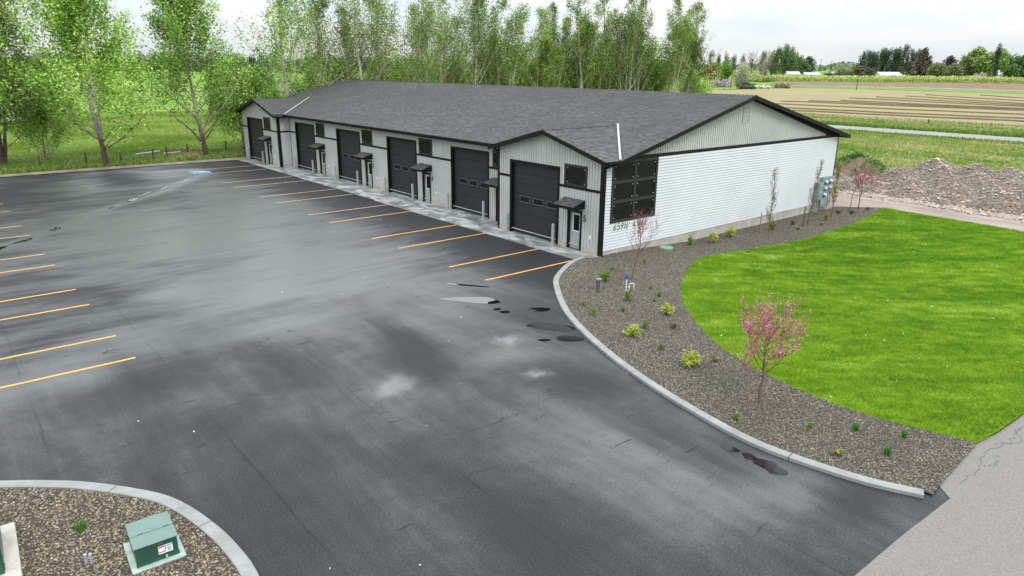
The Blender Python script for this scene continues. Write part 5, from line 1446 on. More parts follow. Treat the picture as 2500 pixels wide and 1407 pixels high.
def build_far():
    far_tree('willow_tree', 313.1, 215.4, 9.4, 12, 'round', 'far_willow', 'rounded yellowish willow just right of the poplar row, across the field', 1300, seed=1)
    far_tree('broadleaf_tree', 344.4, 228.4, 13, 9, 'round', 'far_bright', 'bright green rounded tree beside the yellowish willow', 1200, seed=2)
    far_tree('broadleaf_tree', 352, 238, 11, 9, 'round', 'far_bright', 'lower bright green tree behind the yellowish willow', 1000, seed=61)
    for i, (x, y, h) in enumerate(((415, 286.7, 18), (418.8, 283.5, 16), (422.8, 280.2, 17), (427.3, 276.5, 15.5), (431, 271, 16), (409, 292, 17))):
        far_tree('slim_poplar', x, y, h, 5.5, 'plumes', 'far_bluegreen', 'slim grey-green poplar in the clump behind the yellowish willow', 650, seed=3+i, group='slim poplars behind the willow')
    far_tree('silver_tree', 314, 195.2, 10.5, 9.5, 'round', 'far_silver', 'pale silvery tree in blossom by the field corner', 1300, 'bark_grey', 10, leaf=.5)
    far_tree('bare_tree', 402, 245.5, 18, 10, 'round', 'far_olive', 'dark limbed tree with thin yellow leaves behind the silvery tree', 330, 'bark_brown', 11, True, leaf=.7)
    far_tree('bare_tree', 376, 222, 17, 10, 'round', 'far_brown', 'leaning grey leafless tree right of the silvery tree', 160, 'bark_grey', 12, True, leaf=.6, lean=.38)
    far_tree('bare_tree', 396, 231, 19, 9, 'round', 'far_brown', 'tall grey leafless tree in front of the green poplar mass', 420, 'bark_grey', 73, True, leaf=.6)
    for i, (x, y, h, w) in enumerate(((485, 280.5, 19, 8), (488.9, 277.2, 21, 8), (502, 279.3, 22.5, 9), (496.3, 271, 21, 9), (509.6, 273, 18, 9), (478, 284, 18, 7))):
        far_tree('far_poplar', x, y, h, w, 'plumes', 'far_green', 'tall green poplar in the dense clump left of the pale roofed house', 1100, seed=13+i, group='green poplars left of the houses')
    far_tree('broadleaf_tree', 503.8, 264.8, 13, 9, 'round', 'far_green', 'round green tree leaning over the pale roofed house', 1000, seed=19)
    far_tree('broadleaf_tree', 520, 270, 15, 12, 'round', 'far_bluegreen', 'grey-green tree behind the left pair of houses', 900, seed=74)
    for i, (x, y, h) in enumerate(((500.5, 241.6, 4), (505.1, 237.7, 4.2), (510.2, 233.5, 3.6))):
        far_tree('dark_bush', x, y, h, 8.5, 'clump', 'far_dark', 'low dark evergreen bush in the hedge left of the cream house', 500, seed=20+i, group='dark bushes left of the cream house', cat='bush')
    far_tree('yellow_bush', 516.6, 241.2, 7, 8, 'round', 'far_willow', 'yellow-green bush tree behind the dark hedge', 600, seed=24)
    far_tree('yellow_bush', 518.7, 232.9, 8.5, 9, 'round', 'far_willow', 'larger yellow-green tree left of the dark poplars', 700, seed=25)
    for i, (x, y, h) in enumerate(((517.6, 227.3, 18), (526.2, 226.7, 20), (524.6, 221.5, 19), (538.3, 223, 21.5), (536.7, 217.9, 21), (545.6, 216.9, 20.5), (541, 212.5, 19))):
        far_tree('dark_poplar', x, y, h, 7.5, 'plumes', 'far_dark', 'tall dark green poplar in the grove left of the cream house', 1000, seed=26+i, group='dark poplars left of the cream house')
    far_tree('conifer_tree', 486, 207.5, 7.5, 7, 'round', 'far_brown', 'low round brownish evergreen at the left end of the cream house', 700, seed=34)
    for i, (x, y, h) in enumerate(((600.6, 236.2, 23), (604.8, 232.8, 25), (608.9, 229.3, 24.5), (613, 225, 22))):
        far_tree('far_poplar', x, y, h, 8, 'plumes', 'far_brown' if i % 2 else 'far_bluegreen', 'tall olive brown poplar behind the cream house', 1000, seed=35+i, group='olive poplars behind the cream house')
    far_tree('brown_tree', 530.1, 190.8, 18, 19, 'cone', 'far_brown', 'broad brown-green tree right of the cream house', 1500, seed=40)
    far_tree('olive_tree', 517.4, 175.4, 10, 13, 'round', 'far_olive', 'rounded olive tree in front of the white rail fence', 900, seed=41)
    far_tree('olive_tree', 526, 168.3, 9.5, 13, 'round', 'far_olive', 'second olive tree, below the plum-coloured one', 900, seed=42)
    far_tree('plum_tree', 567.3, 185.9, 15, 13, 'round', 'far_plum', 'dark plum-coloured tree among the olive trees', 1100, seed=43)
    far_tree('lime_tree', 606.5, 179.2, 20, 23, 'round', 'far_lime', 'large lime green tree left of the tall columnar poplar', 1700, seed=44)
    far_tree('lime_tree', 687.5, 189.9, 22, 17, 'round', 'far_lime', 'lime green tree behind the columnar poplar', 1200, seed=45)
    far_tree('columnar_poplar', 570.3, 157.3, 24, 6, 'column', 'far_dark', 'tall narrow dark columnar poplar standing alone on the right', 1100, seed=46)
    far_tree('broadleaf_tree', 569.4, 145.1, 16, 16, 'round', 'far_green', 'rounded deep green tree left of the right picture edge', 1400, seed=47)
    far_tree('broadleaf_tree', 589.3, 141.5, 17, 15, 'round', 'far_bluegreen', 'rounded deep green tree cut by the right picture edge', 1400, seed=48)
    far_tree('olive_tree', 598.6, 185.9, 16, 12, 'plumes', 'far_olive', 'thin olive tree between the plum tree and the lime tree', 700, seed=49)
    far_tree('lilac_bush', 505.6, 146.2, 4.6, 8, 'clump', 'far_lilac', 'pale purple lilac bush beside the white shed', 500, seed=50, cat='bush')
    far_tree('lilac_bush', 294, 194.9, 2.6, 9, 'clump', 'far_lilac', 'greyish purple bush at the field edge by the yellowish willow', 420, seed=51, cat='bush')
    far_tree('red_bush', 279.2, 172.1, 1.8, 4, 'clump', 'far_plum', 'small red-brown bush at the field corner', 260, seed=52, cat='bush')
    far_tree('green_bush', 281.8, 169.9, 2.1, 5, 'clump', 'far_dark', 'small dark green bush next to the red-brown one', 320, seed=53, cat='bush')
    far_tree('green_bush', 303.5, 166.5, 2.0, 7, 'clump', 'far_olive', 'olive bush between the white pickup and the diamond sign', 320, seed=54, cat='bush')
    far_tree('green_bush', 304.5, 186, 2.2, 7, 'clump', 'far_dark', 'dark bush at the foot of the silvery tree', 320, seed=79, cat='bush')
    R = random.Random(3)
    # distant tree line behind the pasture on the left, tree by tree
    k = 0
    ch, sh_ = math.cos(_y), math.sin(_y)
    for u in range(-60, 1010, 26):
        t = (u-1250)/1700; D = R.uniform(560, 640)
        x = -25.27+D*(sh_+ch*t); y = -23.34+D*(ch-sh_*t)
        h = R.uniform(9, 14)*(1.15 if 560 < u < 720 else 1); w = R.uniform(10, 17)
        far_tree('far_tree', x, y, h, w, R.choice(['round', 'round', 'plumes']), R.choice(['far_green', 'far_bluegreen', 'far_green', 'far_dark']), 'green tree in the tree line beyond the pasture', 420, seed=100+k, group='tree line beyond the pasture', leaf=1.15); k += 1
    for u, D, h, w, m in ((585, 330, 11, 14, 'far_dark'), (612, 335, 10, 12, 'far_green'), (660, 300, 8, 12, 'far_green'), (790, 280, 9, 12, 'far_green'), (825, 285, 11, 12, 'far_bluegreen'), (845, 240, 8, 10, 'far_dark')):
        t = (u-1250)/1700; x = -25.27+D*(sh_+ch*t); y = -23.34+D*(ch-sh_*t)
        lab = {585: 'dark hedge tree at the pasture edge above the far bay', 612: 'green tree right of the dark hedge tree at the pasture edge', 660: 'low green tree in the pasture behind the first white trunk',
               790: 'green tree in the pasture left of the roof peak', 825: 'blue-green tree in the pasture above the roof peak', 845: 'dark low tree in the pasture right of the roof peak'}[u]
        far_tree('pasture_tree', x, y, h, w, 'round', m, lab, 900, seed=200+u)
    # far wooded ridge
    n = 9000; Rn = np.random.default_rng(77)
    u = Rn.uniform(900, 2600, n); D = Rn.uniform(1250, 2050, n); t = (u-1250)/1700
    x = -25.27+D*(sh_+ch*t); y = -23.34+D*(ch-sh_*t)
    prof = 9+10*np.exp(-((u-2065)/90)**2)+5*np.sin(u*.021)+3*np.sin(u*.057)
    z = ground_z(x, y)+Rn.random(n)**1.3*np.maximum(prof, 3)*(D/1500)
    o = link_mesh('far_woods', leaf_mesh('far_woods', np.stack([x, y, z], 1), 7.0, Rn, None, .8), MAT['far_hill']); o['kind'] = 'stuff'
    # willow shrub belt on the far side of the field
    n = 26000
    a = Rn.random(n); b = Rn.random(n)
    front = np.array([(369.5, 219.0), (386, 218.5), (414, 181), (446, 147), (463, 108), (470, 60)]); s = np.linspace(0, 1, 6)
    fx = np.interp(a, s, front[:, 0]); fy = np.interp(a, s, front[:, 1])
    x = fx+b*34*sh_; y = fy+b*34*ch
    clump = np.array([mnoise.noise(Vector((q*.16, w_*.16, 0))) for q, w_ in zip(x, y)])
    hh = (2.9+1.4*clump)*np.minimum(1, .25+a*9)
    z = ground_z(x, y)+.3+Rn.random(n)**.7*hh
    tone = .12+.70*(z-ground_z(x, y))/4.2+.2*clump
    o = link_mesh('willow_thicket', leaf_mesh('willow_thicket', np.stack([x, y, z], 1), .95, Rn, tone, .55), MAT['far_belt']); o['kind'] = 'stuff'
build_far()

# ------------------------------------------------------------------ grasses of the meadow and the verges
def tufts(name, x, y, hmin, hmax, mat, seed, tone=None, dz=0.0, wid=.10):
    R = np.random.default_rng(seed); n = len(x)
    h = R.uniform(hmin, hmax, n); ang = R.uniform(0, PI, n); w = h*R.uniform(.6, 1.3, n)*wid*4
    z = ground_z(x, y)+dz
    la = R.uniform(0, 2*PI, n); ln = h*R.uniform(0, .6, n)
    co = np.empty((n, 3, 3))
    co[:, 0] = np.stack([x+np.cos(ang)*w, y+np.sin(ang)*w, z], 1); co[:, 1] = np.stack([x-np.cos(ang)*w, y-np.sin(ang)*w, z], 1)
    co[:, 2] = np.stack([x+np.cos(la)*ln, y+np.sin(la)*ln, z+h], 1)
    t = R.random(n) if tone is None else np.clip(tone+R.normal(0, .14, n), 0, 1)
    o = link_mesh(name, np_mesh(name, co.reshape(-1, 3), 3, {'rnd': t}), mat); o['kind'] = 'stuff'; return o
MAT['tuft_meadow'] = m_leaf('meadow_tuft', [(0.0, (0.11, 0.21, 0.03)), (0.45, (0.22, 0.30, 0.07)), (0.75, (0.36, 0.36, 0.15)), (1.0, (0.50, 0.46, 0.25))], .3)
MAT['tuft_green'] = m_leaf('pasture_tuft', [(0.0, (0.12, 0.205, 0.03)), (0.5, (0.195, 0.295, 0.05)), (1.0, (0.30, 0.38, 0.11))], .3)
MAT['tuft_weed'] = m_leaf('weed_leaf', [(0.0, (0.03, 0.10, 0.015)), (0.5, (0.07, 0.19, 0.03)), (1.0, (0.14, 0.28, 0.06))], .3)
def build_tufts():
    R = np.random.default_rng(91)
    n = 60000; x = R.uniform(37, 93, n); y = R.uniform(-26, 46, n)
    nz = np.array([mnoise.noise(Vector((a*.10, b*.045, 3))) + .6*mnoise.noise(Vector((a*.5, b*.18, 8))) for a, b in zip(x, y)])
    k = x > 40+R.normal(0, 1, n)+np.where(y < 7, 11, 0)
    tone = .5+.55*nz
    tone = np.where(x > 88, tone-.4, tone)
    tufts('meadow_grass', x[k], y[k], .12, .34, MAT['tuft_meadow'], 1, tone[k], 0, .14)
    n = 26000; x = R.uniform(101.2, 124, n); y = R.uniform(-22, 62, n)
    nz = np.array([mnoise.noise(Vector((a*.3, b*.06, 5))) for a, b in zip(x, y)])
    tufts('verge_weeds', x, y, .15, .75, MAT['tuft_meadow'], 2, .48+.7*nz+.25*sm(112, 120, x)-.35*(1-sm(101, 106, x)), 0, .12)
    n = 110000; x = R.uniform(-34, 12, n); y = 50.5+R.random(n)**1.5*85; x = x+(y-50)*.25
    k = ~((np.abs(x+4.5-(y-52)*.05) < 2.6) & (y < 57) & (R.random(n) < .8))
    tufts('pasture_tufts', x[k], y[k], (.12), .36, MAT['tuft_green'], 3, .62+.30*np.sin(x[k]*.35+np.cos(y[k]*.3)*1.6), .0, .13)
    n = 7000; x = R.uniform(-30, 20, n); y = 50.6+R.random(n)**1.5*5
    tufts('pasture_tufts', x, y, .2, .5, MAT['tuft_green'], 4, None, .0, .10)
build_tufts()

# ------------------------------------------------------------------ gravel heaps behind the lawn
def heap_mesh(seed, r, h):
    R = random.Random(seed); nr, na = 12, 30; vs = [(R.uniform(-.1, .1), R.uniform(-.1, .1), h)]; fs = []
    ox, oy = R.uniform(0, 50), R.uniform(0, 50)
    for i in range(1, nr+1):
        t = i/nr
        for k in range(na):
            a = 2*PI*k/na; e = 1+.22*mnoise.noise(Vector((math.cos(a)*1.3+ox, math.sin(a)*1.3+oy, 0)))
            x, y = math.cos(a)*r*t*e, math.sin(a)*r*t*e
            z = h*(1-t**1.08)*(1.0)+.17*mnoise.noise(Vector((x*2.1+ox, y*2.1+oy, 1)))+.07*mnoise.noise(Vector((x*6+ox, y*6, 4)))
            vs.append((x, y, z if i < nr else -.1))
    for k in range(na): fs.append((0, 1+k, 1+(k+1) % na))
    for i in range(nr-1):
        for k in range(na):
            a = 1+i*na+k; b = 1+i*na+(k+1) % na; fs.append((a, a+na, b+na, b))
    return MB().add(vs, fs).mesh('heap')
def rocks_on(mesh, seed, n, smin, smax, low=.5):
    R = np.random.default_rng(seed); V = np.array([tuple(v.co) for v in mesh.vertices]); F = [tuple(p.vertices) for p in mesh.polygons]
    co = []; rn = []
    hmax = V[:, 2].max()
    cnt = 0
    while cnt < n:
        f = F[R.integers(len(F))]; w = R.dirichlet(np.ones(len(f))); c = (V[list(f)]*w[:, None]).sum(0)
        if R.random() > 1-(1-low)*c[2]/hmax: continue
        s = R.uniform(smin, smax)*R.choice([.6, .8, 1, 1.5]); cnt += 1
        ax = R.normal(0, 1, (6, 3))*.22
        o = np.array([(1,0,0),(-1,0,0),(0,1,0),(0,-1,0),(0,0,.8),(0,0,-.8)])+ax; o = o*s+c
        for t in ((0,2,4),(2,1,4),(1,3,4),(3,0,4)): co += [o[t[0]], o[t[1]], o[t[2]]]; rn.append(0)
        q = R.random(); rn[-4:] = [q, q*.9, q*.8, q]
    return np_mesh('stones', np.array(co), 3, {'rnd': rn})
def build_heaps():
    protos = []
    for i, (r, h) in enumerate(((2.15, 1.6), (2.3, 1.75), (2.0, 1.45), (2.2, 1.5), (2.35, 1.85))):
        m = heap_mesh(40+i, r, h); m.polygons.foreach_set('use_smooth', [True]*len(m.polygons)); protos.append((m, rocks_on(m, 60+i, 700, .04, .11, .45)))
    g = 'gravel and rubble heaps behind the lawn'
    rows = [(33.2, [4.9, 2.2, -1.2, -4.6, -8.0, -11.4, -14.8], 'in the front row along the dirt track'), (36.8, [6.6, 3.9, .5, -2.9, -6.3, -9.7, -13.1], 'in the second row from the dirt track'),
            (41.2, [2.4, -1.0, -4.5, -7.9, -11.4], 'in the middle of the heaps'), (45.2, [4.3, .9, -2.5, -6.0, -9.4], 'in the second row from the back'),
            (49.2, [2.6, -.8, -4.2, -7.6], 'in the back rows'), (53.0, [3.6, .6, -2.8, -6.2], 'in the last row beside the meadow')]
    R = random.Random(12); i = 0
    for x, ys, where in rows:
        for y in ys:
            px, py = x+R.uniform(-.5, .5), y+R.uniform(-.45, .45)
            m, st = protos[R.randrange(5)]
            o = empty('rubble_heap', (px, py, gz(px, py)-.05), R.uniform(0, 6.28), f'grey-brown heap of gravel and stones {where}', 'gravel heap', g)
            sc = R.uniform(.88, 1.08); o.scale = (sc, sc, sc*R.uniform(.58, .80))
            a = link_mesh('heap', m, MAT['rubble'], o); b = link_mesh('stones', st, MAT['rubble_stone'], o); b['kind'] = 'stuff'; i += 1
    # broken concrete spilling along the front
    n = 1500; Rn = np.random.default_rng(8); co = []; rn = []
    for k in range(n):
        y = Rn.uniform(-16, 3.5); x = 30.9+Rn.normal(0, .45)+.05*(y+5)-.4*(y < -6); s = Rn.uniform(.04, .15)*Rn.choice([.6, 1, 1.4])
        c = np.array([x, y, gz(x, y)+.05]); o = (np.array([(1,0,0),(-1,0,0),(0,1,0),(0,-1,0),(0,0,.8),(0,0,-.8)])+Rn.normal(0, 1, (6, 3))*.22)*s+c
        for t in ((0,2,4),(2,1,4),(1,3,4),(3,0,4)): co += [o[t[0]], o[t[1]], o[t[2]]]; rn.append(Rn.random()*.3+.6)
    o = link_mesh('rubble', np_mesh('rubble', np.array(co), 3, {'rnd': rn}), MAT['rubble_stone']); o['kind'] = 'stuff'
    # weedy soil mounds behind the heaps
    for j, (x, y, rx, h, lab) in enumerate(((45.5, 8.3, 4.2, 1.5, 'long soil mound overgrown with green weeds behind the gravel heaps'), (39.0, 7.2, 3.2, 1.0, 'low dark soil mound with patchy weeds beside the building corner'))):
        m = heap_mesh(80+j, rx, h); m.polygons.foreach_set('use_smooth', [True]*len(m.polygons))
        o = empty('soil_mound', (x, y, gz(x, y)), .4, lab, 'soil mound'); o.scale = (1.1, .75, 1) if j == 0 else (1, .8, 1)
        link_mesh('mound', m, MAT['furrow'], o)
        R_ = np.random.default_rng(j); V = np.array([tuple(v.co) for v in m.vertices])
        idx = R_.integers(0, len(V), 2600 if j == 0 else 900); c = V[idx]+R_.normal(0, .16, (len(idx), 3)); c[:, 2] = np.abs(c[:, 2])+.05
        k = c[:, 0]*.2+np.sin(c[:, 1]*1.3+c[:, 0]) > (-.75 if j == 0 else -.1)
        l = link_mesh('weeds', leaf_mesh('weeds', c[k], .26, R_, .5+.3*np.sin(c[k, 0]*2)), MAT['tuft_weed'], o); l['kind'] = 'stuff'
build_heaps()
# ================================================================== PLANTING
def branchy(seed, h, fork, spread, n_main, bark_r, leafn, leaf, up=1.2, wid=.4):
    """young multi-limbed tree: trunk mesh and blossom points"""
    R = np.random.default_rng(seed); mb = MB(); cen = []
    mb.tube([(0,0,-.1), (R.normal(0,.02), R.normal(0,.02), fork*.6), (0, 0, fork)], [bark_r*1.15, bark_r, bark_r*.9], 7, cap=False)
    tot = []
    def grow(p, d, L, r, lvl):
        pts = [Vector(p)]; d = Vector(d).normalized(); n = 5; rad = [r]
        for i in range(n):
            d = (d+Vector((R.normal(0, .13), R.normal(0, .13), .09+R.normal(0, .08)))).normalized(); pts.append(pts[-1]+d*L/n); rad.append(r*(1-(i+1)/n*.75))
        mb.tube(pts, rad, 5 if lvl == 0 else 3, cap=False); tot.append((pts, lvl, L))
        if lvl < 2:
            for k in range(6 if lvl == 0 else 4):
                t = R.uniform(.2, .95); i = min(n-1, int(t*n)); q = pts[i].lerp(pts[i+1], t*n-i); a = R.uniform(0, 2*PI)
                dd = (d*.55+Vector((math.cos(a)*.8, math.sin(a)*.8, .45))).normalized()
                grow(q, dd, L*R.uniform(.30, .55), r*.45, lvl+1)
    # central leader with side limbs all the way up
    lead = [Vector((0, 0, fork))]
    for i in range(6): lead.append(lead[-1]+Vector((R.normal(0, .05), R.normal(0, .05), (h-fork)/6)))
    mb.tube(lead, [bark_r*.85*(1-.8*i/6) for i in range(7)], 5, cap=False); tot.append((lead[1:], 0, (h-fork)*.8))
    m_ = n_main*3
    for k in range(m_):
        t = .02+.80*k/m_; i = min(5, int(t*6)); p = lead[i].lerp(lead[i+1], t*6-i); a = k*2.4+R.normal(0, .35)
        s = spread*R.uniform(.8, 1.15)
        grow(p, (math.cos(a)*s, math.sin(a)*s, up*R.uniform(.55, 1.0)), (h-fork)*(.72*(1-t)**.7+.10)*R.uniform(.75, 1.1), bark_r*.42*(1-t*.5), 1 if t > .45 else 0)
    wts = np.array([L*(.7 if l == 0 else 1.0) for _, l, L in tot]); wts /= wts.sum()
    for (pts, l, L), w in zip(tot, wts):
        m = max(1, int(leafn*w)); t = (.25 if l == 0 else .05)+(.95-(.25 if l == 0 else .05))*R.random(m)
        P = np.array([tuple(q) for q in pts]); i = np.minimum((t*5).astype(int), 4); f = (t*5-i)[:, None]
        cen.append(P[i]*(1-f)+P[i+1]*f+R.normal(0, .022, (m, 3)))
    c = np.concatenate(cen)
    return mb, c, R

def redbud(x, y, seed, h, fork, spread, n_main, mat, leafn, leaf, label, stake=None, stake_label=None, r=.035):
    o = empty('redbud_tree', (x, y, gz(x, y)+.05), seed, label, 'tree')
    if seed == 15: o.rotation_euler = (.10, .15, 0)
    mb, c, R = branchy(seed, h, fork, spread, n_main, r, leafn, leaf)
    mb.build('trunk', MAT['twig_red'], o, smooth=True)
    link_mesh('blossom', leaf_mesh('blossom', c, leaf, R), MAT[mat], o)
    if stake:
        sx, sy, sh, tie = stake
        s = empty('tree_stake', (sx, sy, gz(sx, sy)+.05), 0, stake_label, 'tree stake')
        MB().tube([(0, 0, -.1), (.02, .01, sh)], .030, 6).build('stake', MAT['stake'], s)
        MB().tube([(.015, 0, sh*.82), (x-sx, y-sy, sh*.86)], .012, 5).build('tie', MAT['stake_dark'], s)
redbud(-8.35, -14.1, 3, 3.05, .78, 1.08, 7, 'blossom', 4700, .055, 'pink blossoming redbud tree nearest the road, between drive and lawn', (-8.86, -14.02, 1.05, 1), 'wooden stake tied to the pink redbud nearest the road')
redbud(-1.88, -3.66, 15, 3.0, .95, .85, 5, 'blossom_hot', 360, .055, 'thin redbud with sparse pink blossom in front of the white end wall', (-2.22, -3.40, 1.1, 1), 'wooden stake beside the thin redbud by the white wall', r=.032)
redbud(24.6, -1.57, 9, 3.0, .95, .95, 6, 'blossom', 2000, .065, 'dusty pink redbud at the back corner of the gravel bed', (23.99, -1.30, 1.05, 1), 'dark stake beside the redbud at the back corner')

def fastigiate(x, y, seed, h, mat, leafn, label, lean=(0, 0), low=.12, wid=.42, mat2=None):
    o = empty('columnar_tree', (x, y, gz(x, y)+.05), 0, label, 'tree'); R = np.random.default_rng(seed); mb = MB(); cen = []
    top = Vector((lean[0], lean[1], h)); pts = [Vector((0, 0, -.1)).lerp(top, t)+Vector((R.normal(0, .02), R.normal(0, .02), 0)) for t in np.linspace(0, 1, 9)]
    mb.tube(pts, [.030*(1-.85*t) for t in np.linspace(0, 1, 9)], 6, cap=False)
    for k in range(46):
        t = R.uniform(low, .97); i = min(7, int(t*8)); p = pts[i].lerp(pts[i+1], t*8-i); a = R.uniform(0, 2*PI); L = (wid*2.2*(1-t)**.7+.16)*R.uniform(.6, 1.2)
        q = p+Vector((math.cos(a)*.55, math.sin(a)*.55, 1)).normalized()*L*.5; e = q+Vector((math.cos(a)*.18, math.sin(a)*.18, 1)).normalized()*L*.5
        mb.tube([p, q, e], [.011, .008, .004], 3, cap=False)
        m = int(leafn/46*R.choice([.3, .8, 1.2, 1.7])); tt = R.uniform(.15, 1.05, m)
        c = np.array([tuple(p)])*(1-tt[:, None])+np.array([tuple(e)])*tt[:, None]; cen.append(c+R.normal(0, .055, (m, 3)))
    mb.build('trunk', MAT['bark_brown'], o, smooth=True); link_mesh('crown', leaf_mesh('crown', np.concatenate(cen), .075, R), MAT[mat], o)
def stake(x, y, h, label, m='stake_dark', tie=None):
    s = empty('tree_stake', (x, y, gz(x, y)+.05), 0, label, 'tree stake')
    MB().tube([(0, 0, -.1), (.01, .0, h)], .030, 6).build('stake', MAT[m], s)
    if tie: MB().tube([(0, 0, h*.85), (tie[0]-x, tie[1]-y, h*.8)], .012, 5).build('tie', MAT['stake_dark'], s)
fastigiate(12.74, -1.74, 4, 4.0, 'leaf_pale', 620, 'slender young tree with pale leaves by the middle of the white wall')
stake(11.99, -1.57, 1.35, 'stake beside the slender tree by the middle of the white wall', 'stake', (12.74, -1.74))
fastigiate(17.05, -1.86, 5, 3.95, 'leaf_gold', 620, 'leaning slender tree with golden leaves left of the meter cabinet', (.55, -.1))
stake(16.35, -1.95, 1.25, 'dark stake beside the leaning tree left of the meter cabinet', 'stake_dark', (17.05, -1.86))
fastigiate(20.5, -1.70, 6, 3.7, 'leaf_gold', 900, 'slender golden leaved tree by the building corner right of the meters', (.15, 0), .2, .5)
stake(19.9, -1.55, 1.35, 'stake in front of the meter cabinet beside the golden tree', 'stake', (20.5, -1.70))

def shrub(x, y, seed, h, w, mat, n, leaf, label, name='shrub', cat='shrub', twig=True):
    o = empty(name, (x, y, gz(x, y)+.05), seed, label, cat); R = np.random.default_rng(seed); mb = MB(); cen = []
    k = 16
    for i in range(k):
        a = R.uniform(0, 2*PI); s = R.uniform(.1, 1); e = Vector((math.cos(a)*w*.5*s, math.sin(a)*w*.5*s, h*(1.05-.5*s*s)*R.uniform(.75, 1.05))); q = e*.5+Vector((0, 0, h*.08))
        mb.tube([(R.normal(0, .02), R.normal(0, .02), -.03), q, e], [.010, .008, .004], 3, cap=False)
        m = max(2, n//k); t = .35+.7*R.random(m); c = np.array([tuple(e)])*t[:, None]; cen.append(c+R.normal(0, w*.075, (m, 3)))
    c = np.concatenate(cen); c[:, 2] = np.abs(c[:, 2])+.02
    mb.build('stems', MAT['bark_brown'], o); link_mesh('leaves', leaf_mesh('leaves', c, leaf, R), MAT[mat], o); return o
def grass_clump(x, y, seed, h, w, n, mat, label):
    o = empty('grass_clump', (x, y, gz(x, y)+.05), seed, label, 'plant'); R = np.random.default_rng(seed); mb = MB()
    co = []
    for i in range(n):
        a = R.uniform(0, 2*PI); r = w*.22*math.sqrt(R.random()); b = Vector((math.cos(a)*r, math.sin(a)*r, 0)); hh = h*R.uniform(.6, 1.1)
        t = b+Vector((math.cos(a)*w*.35*R.random(), math.sin(a)*w*.35*R.random(), hh)); p = R.uniform(0, PI); s = Vector((math.cos(p), math.sin(p), 0))*.011
        co += [tuple(b-s), tuple(b+s), tuple(t)]
    link_mesh('blades', np_mesh('blades', np.array(co), 3, {'rnd': R.random(n)}), MAT[mat], o); return o
